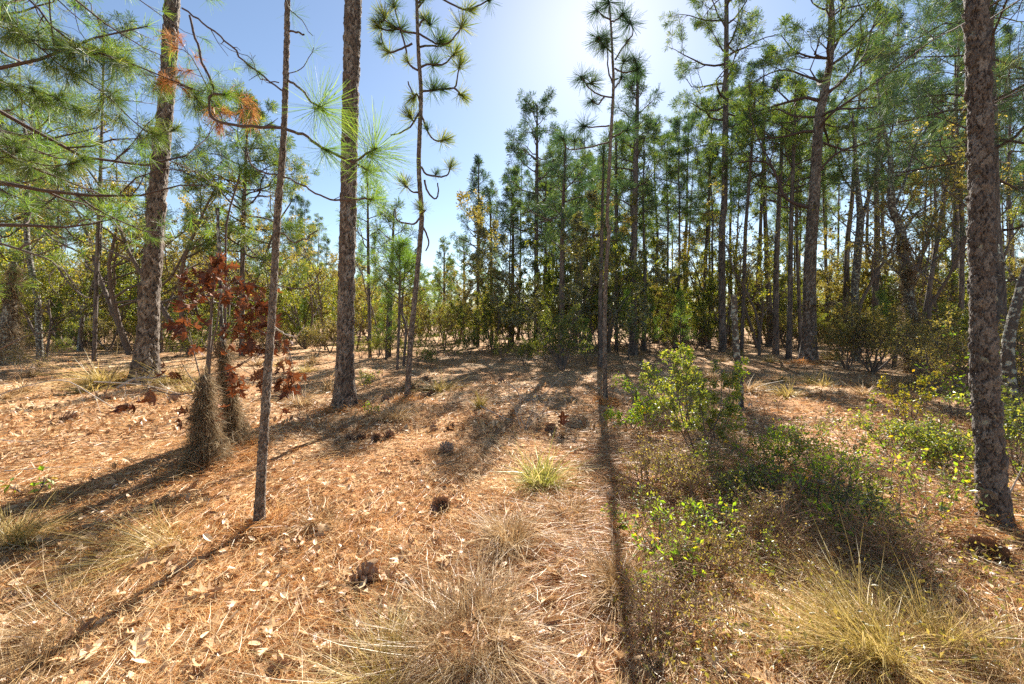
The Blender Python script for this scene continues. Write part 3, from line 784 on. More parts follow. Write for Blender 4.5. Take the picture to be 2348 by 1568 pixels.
# --- 4 thin open pine with tufts, left of the sky gap
T4 = [(933, 918, 14), (938, 830, 13), (943, 760, 12.5), (953, 660, 12), (965, 526, 11.5), (966, 486, 11), (960, 385, 10.5), (962, 302, 10), (965, 214, 9.5), (960, 134, 9), (957, 67, 8), (955, 0, 7), (953, -60, 5), (952, -110, 3)]
Y4 = depth(917)
P, rad = px_path(T4, Y4); base4 = P[0].copy(); base4[2] = float(gh(base4[0], base4[1])) - 0.03; P[0] = base4
r4 = thing('pine_tree', 'slim wavy young pine with open tufted branches left of the clear sky gap', 'pine tree', base4)
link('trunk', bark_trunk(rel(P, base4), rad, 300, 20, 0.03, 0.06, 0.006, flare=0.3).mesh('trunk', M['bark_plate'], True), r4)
for pts, tf in [
    ([(958, 77), (923, 70), (900, 58), (883, 47)], [(880, 37), (868, 52, 0.7), (905, 60, 0.8)]),
    ([(958, 76), (984, 91), (1004, 101), (1030, 97), (1057, 64)], [(1057, 60, 1.15), (1010, 94)]),
    ([(963, 107), (984, 104), (1010, 106), (1022, 100)], [(1022, 98, 0.8)]),
    ([(965, 154), (984, 147), (1017, 147), (1041, 124)], [(1042, 120), (990, 150, 0.9)]),
    ([(968, 209), (1017, 204), (1041, 201), (1048, 180), (1054, 150)], [(1054, 147), (994, 212, 0.9), (1015, 206, 0.7)]),
    ([(1041, 201), (1048, 208), (1057, 218)], [(1057, 218, 0.85)]),
    ([(958, 161), (937, 147), (930, 110), (917, 67), (905, 20), (900, -10)], [(937, 140, 0.6), (918, 60, 0.9), (905, 14, 0.9)]),
    ([(917, 67), (890, 70), (870, 62)], [(863, 65, 0.8)]),
    ([(945, 100), (905, 118), (890, 118), (876, 95), (872, 70)], [(890, 122, 0.8), (868, 102, 0.6)]),
    ([(965, 248), (957, 215), (950, 221), (935, 188)], [(947, 221, 0.9)]),
    ([(960, 258), (943, 288), (920, 303), (895, 310)], [(943, 268, 0.9)]),
    ([(965, 258), (980, 302), (1000, 323), (1017, 322)], [(1018, 316, 0.9), (982, 295, 0.5)]),
    ([(965, 382), (977, 399), (1000, 404), (1024, 402), (1032, 382)], [(1032, 380, 0.8), (1000, 398, 0.5)]),
    ([(960, 442), (943, 439), (930, 426)], [(928, 422, 0.9)]),
    ([(973, 412), (980, 439), (997, 456), (1005, 439), (1003, 420)], []),
    ([(962, 499), (950, 513), (930, 512), (910, 503), (905, 479)], []),
    ([(966, 520), (975, 530), (983, 560), (975, 575)], []),
    ([(955, 10), (990, -15), (1017, 0), (1050, 17), (1077, 22), (1121, 0)], [(1077, 25, 0.9), (1125, 0, 0.9)]),
    ([(957, 67), (970, 45), (985, 55)], [(970, 40, 0.8), (988, 56, 0.8)]),
    ([(956, 20), (975, -5), (985, -30)], [(985, -35, 0.9), (970, -5, 0.7)]),
    ([(965, 490), (975, 483)], [(965, 478, 0.7)])]:
    branch_part(r4, base4, pts, Y4, (5, 3), tf, TUFT_MID, dY=R.normal() * 0.35)
# --- 5 thin pine under the sun
T5 = [(1388, 922, 10.7), (1387, 850, 10.2), (1386, 760, 9.8), (1389, 626, 9.0), (1396, 526, 8.6), (1392, 503, 8.2), (1399, 335, 7.4), (1406, 201, 6.6), (1404, 134, 5.7), (1401, 67, 4.9), (1398, 33, 4.1), (1396, 8, 2.5)]
Y5 = depth(922)
P, rad = px_path(T5, Y5); base5 = P[0].copy(); base5[2] = float(gh(base5[0], base5[1])) - 0.03; P[0] = base5
r5 = thing('pine_tree', 'thin straight pine directly under the sun, casting the narrow shadow towards the viewer', 'pine tree', base5)
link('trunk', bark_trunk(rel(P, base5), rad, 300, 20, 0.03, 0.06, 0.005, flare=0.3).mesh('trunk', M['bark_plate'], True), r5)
for pts, tf in [
    ([(1409, 137), (1433, 101), (1451, 77), (1444, 50)], [(1443, 48, 1.0), (1436, 95, 0.6)]),
    ([(1409, 157), (1429, 166), (1456, 161), (1466, 155)], [(1468, 153, 0.9), (1433, 138, 0.8), (1453, 136, 0.8)]),
    ([(1402, 223), (1382, 220), (1352, 204), (1332, 174)], [(1330, 168, 0.95), (1359, 188, 0.9)]),
    ([(1384, 222), (1371, 240), (1356, 228)], [(1355, 226, 0.8)]),
    ([(1399, 325), (1352, 337), (1302, 342), (1292, 312)], [(1292, 308, 0.8), (1316, 322, 0.6)]),
    ([(1396, 288), (1352, 292), (1335, 285)], [(1332, 282, 0.95)]),
    ([(1409, 201), (1421, 185), (1423, 174)], [(1424, 172, 0.8)]),
    ([(1404, 190), (1394, 160), (1392, 90)], [(1392, 89, 0.9)]),
    ([(1402, 315), (1420, 306), (1439, 295)], [(1441, 292, 0.9)]),
    ([(1403, 120), (1385, 105), (1372, 84)], [(1370, 82, 1.0), (1385, 108, 0.8)]),
    ([(1399, 45), (1380, 35), (1366, 20)], [(1364, 18, 0.85)]),
    ([(1400, 50), (1415, 45), (1429, 30)], [(1430, 26, 0.8)]),
    ([(1396, 10), (1396, 4)], [(1396, 2, 0.9)])]:
    branch_part(r5, base5, pts, Y5, (4, 2.5), tf, TUFT_COOL, dY=R.normal() * 0.3)
# --- 6 right pine
T6 = [(2285, 1232, 78), (2275, 1120, 72), (2264, 961, 68), (2254, 760, 66), (2250, 526, 62), (2248, 300, 59), (2242, 150, 57), (2237, 0, 56), (2232, -200, 50), (2226, -500, 42), (2220, -900, 20)]
Y6 = depth(1228)
P, rad = px_path(T6, Y6); base6 = P[0].copy(); base6[2] = float(gh(base6[0], base6[1])) - 0.03; P[0] = base6
r6 = thing('pine_tree', 'rugged dark pine trunk close by at the right edge with flaky lichened plates', 'pine tree', base6)
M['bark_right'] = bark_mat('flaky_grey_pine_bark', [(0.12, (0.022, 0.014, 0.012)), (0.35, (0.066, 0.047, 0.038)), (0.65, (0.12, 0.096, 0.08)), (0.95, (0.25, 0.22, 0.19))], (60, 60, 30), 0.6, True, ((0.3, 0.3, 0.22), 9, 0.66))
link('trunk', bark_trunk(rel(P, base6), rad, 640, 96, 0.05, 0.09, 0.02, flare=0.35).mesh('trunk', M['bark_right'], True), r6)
w6, f6 = Geo(), Geo()
for pts in ([(2225, 45), (2180, 70), (2135, 94), (2068, 144), (1990, 205)], [(2228, -10), (2200, -40), (2150, -60)], [(2240, 60), (2290, 40), (2350, 50), (2420, 30)], [(2240, 250), (2290, 240), (2360, 200)]):
    q, rr = px_path(pts, Y6 + 1.0, (5, 2), dY=1.5)
    q = resample(rel(q, base6), 12); q[0] = q[0] * [1, 0, 1] + [0, 0, 0]
    tips = []; grow(w6, q, rr[0], rr[-1], 2, 6, [(7, 0.3, 0.8, 0.25, 0.05), (3, 0.45, 0.7, 0.2, 0.1)], tips)
    needles(f6, np.array([a for a, b in tips]), np.array([b for a, b in tips]), 26, 0.24, 0.0045, 0.8, 2)
link('branches', w6.mesh('branches', M['limb'], True), r6)['kind'] = 'stuff'
link('foliage', f6.mesh('foliage', M['needle_cool']), r6)['kind'] = 'stuff'

# --- pines of the middle distance, each placed by its own trunk
def mid(pts, Y, label, h0f, Rr, n, kind, seed, **kw):
    return pine_px(pts, Y, label, h0f, Rr, n, kind, seed, **kw)
mid([(1853, 830, 36), (1855, 760, 33), (1856, 626, 30), (1861, 526, 28), (1865, 470, 28), (1871, 369, 25), (1878, 268, 23), (1891, 208, 20), (1903, 134, 16), (1908, 67, 13), (1905, 0, 12), (1900, -90, 8)], 16.2,
    'stout dark pine with heavy crooked limbs, thickest trunk of the right stand', 0.55, 3.6, 20, 'mature', 111, rings=260, sides=40, plate=(0.09, 0.18, 0.022), k=34, limbs=[
        dict(p=[(1866, 479), (1830, 469), (1799, 452), (1779, 402), (1762, 375), (1726, 369), (1692, 372)], w=(11, 3), leafy=False, spec=[(7, 0.35, 0.8, 0.3, 0.1), (3, 0.5, 0.7, 0.3, 0.1)]),
        dict(p=[(1779, 402), (1760, 360), (1746, 335), (1726, 285), (1715, 240)], w=(5, 2), leafy=False),
        dict(p=[(1880, 268), (1856, 268), (1816, 265), (1780, 250), (1740, 262)], w=(7, 2)),
        dict(p=[(1888, 225), (1913, 200), (1955, 160), (1985, 120), (2000, 60), (2030, 20)], w=(9, 3)),
        dict(p=[(1876, 300), (1900, 265), (1980, 208), (2068, 144), (2135, 94), (2215, 40)], w=(8, 3), dY=-3),
        dict(p=[(1903, 134), (1860, 131), (1820, 115), (1790, 80)], w=(7, 2)),
        dict(p=[(1905, 125), (1927, 77), (1927, 34), (1935, -20)], w=(8, 3)),
        dict(p=[(1870, 400), (1920, 350), (1980, 330), (2050, 300), (2100, 270)], w=(7, 2), dY=-2, leafy=False),
        dict(p=[(1893, 190), (1860, 180), (1800, 160), (1750, 175), (1700, 210)], w=(6, 2))])
mid([(1657, 795, 18), (1655, 700, 16.5), (1655, 526, 15.5), (1660, 469, 15), (1662, 335, 14), (1664, 201, 12.5), (1665, 67, 11), (1665, -20, 9), (1664, -120, 6)], 21,
    'tall straight grey pine rising behind the upright yaupon shrub', 0.5, 3.4, 30, 'mature', 112, rings=160, sides=24, k=34)
mid([(1453, 812, 19), (1452, 720, 17), (1451, 660, 16), (1454, 526, 14.5), (1458, 335, 11), (1461, 235, 8), (1461, 168, 4)], 20.5,
    'tall pine with a narrow pointed crown just right of the thin pine under the sun', 0.5, 2.6, 26, 'slim', 113, rings=120, sides=20, dens=1.6, mat='needle_cool')
mid([(1413, 804, 8), (1412, 526, 7.5), (1412, 335, 6), (1413, 290, 3)], 22, 'slim straight trunk close behind and right of the thin pine under the sun', 0.72, 1.3, 14, 'slim', 114)
mid([(1808, 821, 15), (1811, 693, 12.5), (1813, 526, 11), (1820, 330, 8), (1824, 190, 4)], 18, 'narrow pine trunk immediately left of the stout dark pine', 0.6, 2.0, 20, 'slim', 115, dens=1.3)
mid([(1778, 811, 16), (1779, 626, 13.5), (1783, 526, 12), (1790, 380, 9), (1796, 250, 5)], 20.5, 'straight mossy tinted pine, second trunk left of the stout dark pine', 0.6, 2.2, 20, 'slim', 116, dens=1.3)
mid([(1700, 811, 8.5), (1707, 593, 9), (1709, 526, 8.5), (1716, 436, 7.5), (1726, 302, 6), (1732, 200, 3)], 20, 'slightly right leaning slim pine between the tall grey pine and the mossy tinted pine', 0.6, 1.6, 18, 'slim', 117, dens=1.2)
mid([(1228, 770, 10), (1229, 600, 9.5), (1230, 450, 8.5), (1231, 330, 6), (1231, 240, 3)], 24, 'broad crowned pine at left end of the right stand, bordering the open sky', 0.42, 3.0, 34, 'mature', 118, mat='needle_cool', k=18, dens=1.1)
mid([(1095, 788, 8), (1096, 600, 7), (1097, 480, 5), (1097, 372, 2)], 27, 'pointed slim pine standing alone in the sky gap', 0.45, 2.0, 34, 'young', 119, k=18, dens=1.5, mat='needle_cool')
mid([(1018, 776, 6), (1018, 640, 5), (1018, 556, 2)], 36, 'small distant pine top left of the pointed slim pine', 0.4, 2.0, 24, 'young', 120, k=14, dens=1.2)
mid([(1064, 778, 6), (1064, 640, 5), (1063, 549, 2)], 36, 'distant pine filling the low sky just left of the pointed slim pine', 0.4, 2.2, 24, 'young', 121, k=14, dens=1.2)
mid([(1127, 780, 8), (1126, 620, 7), (1124, 500, 4), (1123, 440, 2)], 29, 'medium pine right of the pointed slim pine with a loose crown', 0.42, 2.3, 24, 'slim', 122, k=18, dens=1.4)
mid([(1173, 782, 9), (1175, 640, 8), (1176, 500, 5), (1176, 400, 2)], 27, 'dark straight trunk between the medium loose pine and the broad crowned pine', 0.45, 2.0, 24, 'slim', 123, dens=1.2)
mid([(554, 800, 13), (555, 660, 11.5), (557, 526, 11), (561, 420, 9), (565, 330, 6), (567, 262, 3)], 19, 'mid distance pine with twisted limbs and rounded crown behind the thin scaly pine', 0.42, 3.2, 40, 'mature', 124, k=30, dens=1.2)
mid([(848, 815, 8), (846, 700, 7.5), (844, 593, 7), (843, 480, 5), (842, 385, 2)], 18, 'slender greenish pine just right of the middle pine trunk', 0.5, 1.5, 18, 'slim', 125, k=20, mat='needle_near')
mid([(910, 848, 6.5), (915, 727, 6.5), (916, 640, 5), (917, 560, 3)], 13.6, 'young pine with soft bright green head left of the slim wavy pine', 0.5, 1.1, 22, 'young', 126, mat='needle_near', k=34, wpx=0.28)
mid([(925, 838, 6), (930, 753, 6), (921, 713, 5), (926, 640, 4), (930, 580, 2)], 15, 'crooked little dark sapling between the soft headed pine and the slim wavy pine', 0.6, 0.9, 10, 'young', 127, mat='needle')
mid([(890, 800, 12), (894, 700, 11), (896, 636, 10), (900, 560, 7), (903, 480, 3)], 18, 'dark rough barked trunk with yellow vine leaves behind the young pines', 0.55, 1.6, 14, 'slim', 128)
mid([(1285, 834, 15), (1287, 760, 13), (1288, 640, 12), (1290, 500, 9), (1296, 330, 4)], 15.5, 'shaded trunk in the middle of the dark central thicket', 0.5, 2.0, 18, 'slim', 129, mat='needle_cool', dens=1.3)
mid([(1375, 848, 11), (1376, 700, 10), (1380, 500, 7), (1384, 330, 3)], 14, 'dark trunk hidden just left of the thin pine under the sun', 0.55, 1.4, 14, 'slim', 130, mat='needle_cool')
mid([(2300, 800, 30), (2292, 640, 27), (2283, 526, 25), (2277, 300, 22), (2270, 60, 18), (2265, -150, 10)], 10, 'second pine trunk half hidden behind the rugged right edge pine', 0.45, 2.8, 16, 'mature', 131, mat='needle_cool', k=34)
mid([(2203, 800, 14), (2205, 600, 13), (2204, 480, 12), (2195, 330, 9), (2190, 120, 5)], 17, 'straight trunk just left of the rugged right edge pine', 0.5, 3.0, 15, 'mature', 132, mat='needle_cool', k=20)
mid([(2100, 790, 12), (2160, 480, 11), (2190, 250, 8), (2200, 40, 4)], 16, 'pine leaning right behind the mossy oak', 0.5, 3.0, 14, 'mature', 133, mat='needle_cool', k=20)
# pines whose trunks stand outside the frame and whose boughs hang in
mid([(-190, 1000, 60), (-180, 700, 55), (-160, 300, 45), (-140, 0, 40), (-130, -500, 20)], 6.2, 'pine at the left whose drooping needle boughs fill the upper left corner', 0.33, 4.6, 34, 'mature', 141, mat='needle_near', k=34, segs=2, wpx=0.3, tuft=0.24, dens=1.3)
mid([(-60, 850, 30), (-50, 600, 28), (-30, 300, 24), (-20, 0, 18), (-10, -300, 8)], 11, 'second leafy pine at the left edge behind the hanging boughs', 0.25, 3.6, 36, 'mature', 142, k=26, wpx=0.3, mat='needle_near', dens=1.1)
mid([(2560, 850, 40), (2550, 500, 36), (2540, 100, 28), (2530, -300, 12)], 8.5, 'pine beyond the right edge sending long boughs into the upper right corner', 0.3, 4.2, 22, 'mature', 143, mat='needle_cool', k=44, wpx=0.3, tuft=0.28, dens=0.9)
mid([(215, 800, 12), (222, 600, 11), (230, 400, 9), (236, 180, 6), (238, 60, 3)], 17, 'leafy pine whose crown stands between the left edge and the big left pine', 0.42, 3.6, 30, 'mature', 144, k=22, dens=1.1)
# low hanging boughs at the upper left, following the photograph
bl = gpt(-160, 5.2)
rb = thing('pine_tree', 'close pine at upper left with long straight boughs crossing the big left pine', 'pine tree', bl)
P, rad = px_path([(-230, 1020, 48), (-235, 600, 44), (-240, 200, 38), (-245, -100, 34), (-250, -300, 20)], 5.2)
P = rel(P, bl)
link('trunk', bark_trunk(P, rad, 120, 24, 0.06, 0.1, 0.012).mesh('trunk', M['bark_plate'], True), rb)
for pts, ww, n1 in [([(-235, -60), (-100, -10), (0, 38), (94, 111), (144, 154), (235, 211), (302, 275), (335, 302), (369, 312)], (11, 3), 16),
                ([(-240, -240), (-60, -90), (70, 0), (114, 57), (188, 107), (288, 141), (369, 174), (436, 201), (486, 221)], (12, 3), 18),
                ([(94, 111), (160, 120), (220, 128), (288, 145)], (4, 2), 8),
                ([(-240, -100), (0, 60), (40, 66), (90, 105)], (8, 5), 8),
                ([(-235, 250), (-60, 190), (60, 200), (160, 240)], (7, 3), 14),
                ([(-235, 420), (-80, 380), (20, 360), (110, 380), (180, 372)], (7, 3), 14)]:
    q, rr = px_path(pts, 5.2, ww, dY=0.8)
    q = resample(rel(q, bl), 20); gw, gf = Geo(), Geo(); tips = []
    grow(gw, q, rr[0], rr[-1], 2, 6, [(n1, 0.13, 0.8, 0.22, -0.05), (4, 0.6, 0.7, 0.2, 0.0)], tips)
    needles(gf, np.array([a for a, b in tips]), np.array([b for a, b in tips]), 40, 0.22, 0.0036, 0.8, 2, droop=0.35)
    bb = link('branch', gw.mesh('branch', M['limb'], True), rb)
    link('needle_tuft', gf.mesh('needles', M['needle']), bb)['kind'] = 'stuff'
# rust coloured dead needles on a hanging spray in front of the big left pine
gd = Geo(); gw = Geo(); tips = []
for pts in ([(486, 221), (455, 160), (430, 120), (400, 110)], [(486, 221), (520, 215), (560, 240), (580, 265)], [(440, 205), (400, 190), (375, 175)], [(480, 225), (505, 260), (510, 285)]):
    q, rr = px_path(pts, 5.9, (4, 2)); q = resample(rel(q, bl), 8)
    grow(gw, q, rr[0], rr[-1], 1, 5, [(6, 0.3, 0.8, 0.25, -0.05)], tips)
needles(gd, np.array([a for a, b in tips]), np.array([b for a, b in tips]), 46, 0.17, 0.0042, 0.9, 2, droop=0.5)
bb = link('dead_branch', gw.mesh('dead_branch', M['limb'], True), rb)
link('dead_needles', gd.mesh('dead_needles', M['needle_dead']), bb)['kind'] = 'stuff'

# ------------------------------------------------------------------ background pines (shared meshes, one object per tree)
PROTO = []
def proto_pine(H, r, kind, h0, Rr, n, seed, mat, k=26, dens=1.0, w=0.022):
    nn = 9
    t = np.linspace(0, 1, nn); rs = np.random.default_rng(seed)
    path = np.stack([np.cumsum(rs.normal(size=nn)) * 0.05, np.cumsum(rs.normal(size=nn)) * 0.05, t * H], 1); path -= path[0]
    rad = r * (1 - 0.85 * t)
    wood, fol = pine_crown(resample(path, 20), np.interp(np.linspace(0, 1, 20), t, rad), H * h0, Rr, n, seed, kind, 0.3, k, w, 1, dens=dens)
    tg = bark_trunk(path, rad, 46, 10, 0.1, 0.2, 0.012)
    PROTO.append((H, tg.mesh('trunk', M['bark'], True), wood.mesh('branches', M['limb'], True), fol.mesh('foliage', M[mat])))
proto_pine(16, 0.17, 'mature', 0.55, 2.8, 22, 201, 'needle')
proto_pine(16, 0.16, 'mature', 0.5, 2.6, 24, 202, 'needle_cool')
proto_pine(15, 0.12, 'slim', 0.45, 2.0, 26, 203, 'needle', dens=1.2)
proto_pine(15, 0.11, 'slim', 0.55, 1.7, 24, 204, 'needle_cool', dens=1.2)
proto_pine(10, 0.09, 'young', 0.3, 1.9, 40, 205, 'needle', dens=1.4)
proto_pine(6, 0.06, 'young', 0.18, 1.4, 34, 206, 'needle_near', dens=1.3, w=0.012, k=20)

LAND = [(-500, 'left edge'), (92, 'lichen spotted oak'), (181, 'crooked dark oak'), (327, 'big left pine'), (472, 'rust leaved sapling'), (600, 'thin scaly pine'), (790, 'middle pine'), (950, 'slim wavy pine'), (1097, 'pointed slim pine'), (1230, 'broad crowned pine'),
        (1390, 'pine under the sun'), (1657, 'tall grey pine'), (1855, 'stout dark pine'), (1965, 'forked oak'), (2080, 'mossy oak'), (2255, 'rugged edge pine')]
ORD = 'first second third fourth fifth sixth seventh eighth ninth tenth eleventh twelfth thirteenth fourteenth fifteenth sixteenth seventeenth eighteenth nineteenth twentieth'.split()
def order_labels(objs, noun):
    """tell look-alikes apart by counting them rightwards from a tree one can find"""
    sec = {}
    for o in objs:
        p = CX + o.location.x / o.location.y * F
        k = max(i for i, (q, nm) in enumerate(LAND) if q <= p or i == 0)
        sec.setdefault(k, []).append((p, o))
    for k, L in sec.items():
        L.sort(key=lambda t: t[0])
        for i, (p, o) in enumerate(L):
            if len(L) > len(ORD): continue
            o['label'] = f"{noun}, {ORD[i]} rightwards from the {LAND[k][1]}"

def put(parts, name, label, cat, loc, s, rz, group, names):
    o = bpy.data.objects.new(name, None); COL.objects.link(o)
    o.location = loc; o.scale = s if hasattr(s, '__len__') else (s, s, s)
    o.rotation_euler = (R.normal() * 0.015, R.normal() * 0.02, rz)
    o['label'] = label; o['category'] = cat; o['group'] = group
    for me, nm in zip(parts, names):
        c = bpy.data.objects.new(nm, me); COL.objects.link(c); c.parent = o
        if nm in ('foliage', 'branches', 'leaves', 'twigs'): c['kind'] = 'stuff'
    return o
SKY = [(-200, 60), (100, 130), (250, 230), (420, 320), (600, 390), (760, 480), (900, 540), (1000, 590), (1090, 590), (1140, 420), (1190, 300), (1260, 290), (1320, 310), (1380, 320), (1450, 240), (1520, 230), (1620, 150), (1750, 100), (1900, 60), (2100, 20), (2500, -40)]
def skyline(p): return np.interp(p, [a for a, b in SKY], [b for a, b in SKY])
def bgpine(p, Y, top, which, label, group):
    H = EYE + (HZ - top) / F * Y
    s = H / PROTO[which][0]
    put(PROTO[which][1:], 'pine_tree', label, 'pine tree', gpt(p, Y), (min(s, 1.3), min(s, 1.3), s), R.random() * 6.28, group, ('trunk', 'branches', 'foliage'))
right_ps = [1476, 1503, 1523, 1545, 1571, 1608, 1625, 1680, 1738, 1765, 1835, 1895, 1935, 2010, 2040, 2130, 2180, 2330]
for i, p in enumerate(right_ps):
    bgpine(p, 23 + 12 * ((i * 7) % 10) / 10, skyline(p) + R.uniform(0, 190), i % 4, 'slim background pine in the dense stand on the right', 'slim pines of the right stand')
for i in range(26):
    p = 1440 + 1000 * R.random()
    bgpine(p, 36 + 30 * R.random(), skyline(p) + R.uniform(120, 300), R.integers(0, 5), 'distant pine deep inside the right stand, seen between nearer trunks', 'distant pines of the right stand')
for i in range(24):
    p = 1150 + 310 * R.random()
    bgpine(p, 23 + 22 * R.random(), skyline(p) + R.uniform(10, 240), R.integers(0, 4), 'pine in the shaded central thicket below the sun', 'pines of the central thicket')
for i in range(26):
    p = 680 + 460 * R.random()
    bgpine(p, 34 + 40 * R.random(), skyline(p) + R.uniform(0, 130), R.integers(2, 6), 'small far pine along the low treeline left of centre', 'far pines of the low centre treeline')
for i in range(30):
    p = -150 + 800 * R.random()
    bgpine(p, 22 + 30 * R.random(), skyline(p) + R.uniform(40, 260), R.integers(0, 6), 'background pine behind the big left pine and the crooked oaks', 'background pines on the left')

# ------------------------------------------------------------------ broadleaf bushes, thicket and oaks
def bush_geo(H, Rr, stems, nleaf, size, seed, levels=3, dens=1.0, flat=0.2, bare=0.5, gnarl=0.25, r0=0.03, lo=0, hi=1, low=0.15):
    global R
    keep = R; R = np.random.default_rng(seed)
    wood, fol = Geo(), Geo(); twigs = []
    for s in range(stems):
        az = s * 2.4 + R.random(); el = 1.25 - bare * R.random() if stems > 1 else 1.45
        d = np.array([math.cos(az) * math.cos(el), math.sin(az) * math.cos(el), math.sin(el)])
        p = wander(np.array([math.cos(az), math.sin(az), 0]) * 0.04 * (stems > 1), d, H * R.uniform(0.7, 1.0), 8, gnarl * 0.5, 0.16 if H > 2 else 0.05)
        spec = [(int(9 * dens), Rr / H * 0.9, 0.9, gnarl, 0.08), (5, 0.5, 0.8, gnarl, 0.04), (4, 0.5, 0.8, gnarl, 0.0)][:levels]
        grow(wood, p, r0, r0 * 0.25, levels, 6, spec, None, twigs)
    if nleaf:
        T = np.array([t for t in twigs]); T = T[T[:, 0, 2] > H * low * 0.3]
        i = R.integers(0, len(T), nleaf); u = R.random((nleaf, 1)) * (T.shape[1] - 1)
        a = np.floor(u).astype(int)[:, 0]; a = np.minimum(a, T.shape[1] - 2); f = u - a[:, None]
        C = T[i, a] * (1 - f) + T[i, a + 1] * f + R.normal(size=(nleaf, 3)) * size * 0.5
        C[:, 2] = np.maximum(C[:, 2], 0.03)
        # clumps of lighter and darker growth
        leaves(fol, C, size, flat=flat, lo=lo, hi=hi)
    R = keep
    return wood, fol

BUSH = {}
def bush_proto(key, mat, wm='twig', **kw):
    w, f = bush_geo(**kw)
    BUSH[key] = [w.mesh('twigs', M[wm], True)] + ([f.mesh('leaves', M[mat])] if f.n else [])
    return BUSH[key]
bush_proto('tall_green', 'leaf_green', H=5.5, Rr=1.8, stems=3, nleaf=9000, size=0.085, seed=301)
bush_proto('tall_olive', 'leaf_olive', H=5.5, Rr=1.9, stems=3, nleaf=8500, size=0.085, seed=302)
bush_proto('tall_dark', 'leaf_dark', H=6.5, Rr=2.1, stems=2, nleaf=12000, size=0.09, seed=303)
bush_proto('mid_yellow', 'leaf_yellow', H=3.0, Rr=1.3, stems=4, nleaf=7000, size=0.065, seed=304)
bush_proto('mid_green', 'leaf_green', H=2.2, Rr=1.3, stems=5, nleaf=8000, size=0.06, seed=305)
bush_proto('mid_dark', 'leaf_olive', H=2.2, Rr=1.5, stems=5, nleaf=4200, size=0.06, seed=306)
bush_proto('oak_bare', 'leaf_olive', H=7.0, Rr=3.4, stems=1, nleaf=1200, size=0.09, seed=307, gnarl=0.34, r0=0.055)
bush_proto('oak_leafy', 'leaf_olive', H=7.0, Rr=3.2, stems=2, nleaf=6500, size=0.085, seed=308, gnarl=0.32, r0=0.1)
bush_proto('oak_yellow', 'leaf_yellow', H=6.0, Rr=2.6, stems=2, nleaf=6000, size=0.08, seed=309, gnarl=0.3, r0=0.07)

def plant(key, p, Y, H, label, group=None, name='shrub', cat='shrub', base_h=None, wide=1.0):
    bh = {'tall_green': 5.5, 'tall_olive': 5.5, 'tall_dark': 6.5, 'mid_yellow': 3, 'mid_green': 2.2, 'mid_dark': 2.2, 'oak_bare': 7, 'oak_leafy': 7, 'oak_yellow': 6}[key]
    s = H / bh
    o = put(BUSH[key], name, label, cat, gpt(p, Y), (s * wide, s * wide, s), R.random() * 6.28, group or '', ('twigs', 'leaves'))
    if not group: del o['group']
    return o
# named ones
plant('tall_dark', 1290, 15, 6.0, 'dense dark evergreen filling the central shade right of the path', name='evergreen_tree', cat='tree')
plant('tall_dark', 1350, 16, 5.2, 'dark leafy evergreen beside the trunk under the sun', name='evergreen_tree', cat='tree')
plant('tall_olive', 1262, 20, 8.0, 'tall brownish live oak crown below the broad crowned pine', name='oak_tree', cat='tree')
plant('tall_green', 1330, 22, 8.5, 'light green leafy tree top between broad crowned pine and pointed crown pine', name='broadleaf_tree', cat='tree')
plant('mid_green', 1290, 13.0, 1.9, 'pale sunlit bush in front of the dark central thicket')
plant('mid_dark', 2000, 12.5, 2.3, 'broad glossy brown green bush right of the stout dark pine', wide=1.1)
plant('mid_dark', 1940, 13, 1.7, 'glossy bush hugging the right side of the stout dark pine base')
plant('mid_dark', 2120, 9.5, 1.6, 'dark brush under the mossy oak')
plant('mid_dark', 2210, 8, 1.5, 'shadowy bush just left of the rugged right edge pine')
plant('mid_dark', 2345, 6, 1.7, 'dark leafy bush filling the right edge behind the rugged pine')
plant('oak_bare', 1965, 16.5, 9.5, 'forked bare oak right of the stout dark pine', name='oak_tree', cat='tree')
plant('oak_bare', 2050, 14, 9.0, 'tangled bare oak between the forked oak and the right edge pine', name='oak_tree', cat='tree')
plant('oak_bare', 2150, 12, 8.0, 'twiggy bare oak close left of the right edge pine', name='oak_tree', cat='tree')
plant('oak_leafy', 2150, 20, 7.5, 'yellow green leafy tree glowing behind the bare oaks on the right', name='broadleaf_tree', cat='tree')
plant('oak_bare', 1740, 19, 8.5, 'wiry bare oak left of the stout dark pine', name='oak_tree', cat='tree')
plant('oak_leafy', 300, 20, 9.5, 'sparse grey leaved oak left of the big left pine', name='oak_tree', cat='tree')
plant('oak_leafy', 440, 19, 10.0, 'fine leaved oak right of the big left pine', name='oak_tree', cat='tree')
plant('oak_leafy', 500, 23, 10.0, 'tall fine leaved oak behind the rust leaved sapling', name='oak_tree', cat='tree')
plant('tall_green', 250, 24, 9.0, 'tall green tree behind the straw floor left of the big left pine', name='broadleaf_tree', cat='tree')
plant('oak_bare', 370, 21, 9.5, 'bare twiggy oak showing behind the big left pine', name='oak_tree', cat='tree')
plant('oak_bare', 640, 25, 8.0, 'bare twiggy oak behind the thin scaly pine', name='oak_tree', cat='tree')
plant('oak_bare', 190, 22, 7.5, 'crooked bare oak between left edge and the big left pine', name='oak_tree', cat='tree')
plant('oak_yellow', 700, 24, 6.2, 'yellowish small oak between thin scaly pine and middle pine', name='oak_tree', cat='tree')
plant('oak_bare', 745, 22, 6.6, 'bare oak with upcurved branch just left of the middle pine', name='oak_tree', cat='tree')
plant('oak_bare', 870, 20, 6.6, 'bare forked oak right of the middle pine', name='oak_tree', cat='tree')
plant('oak_yellow', 1130, 22, 4.6, 'lime yellow sapling tree catching sun under the sky gap', name='broadleaf_tree', cat='tree')
plant('oak_yellow', 105, 18, 5.0, 'yellow leaved young tree at left edge', name='broadleaf_tree', cat='tree')
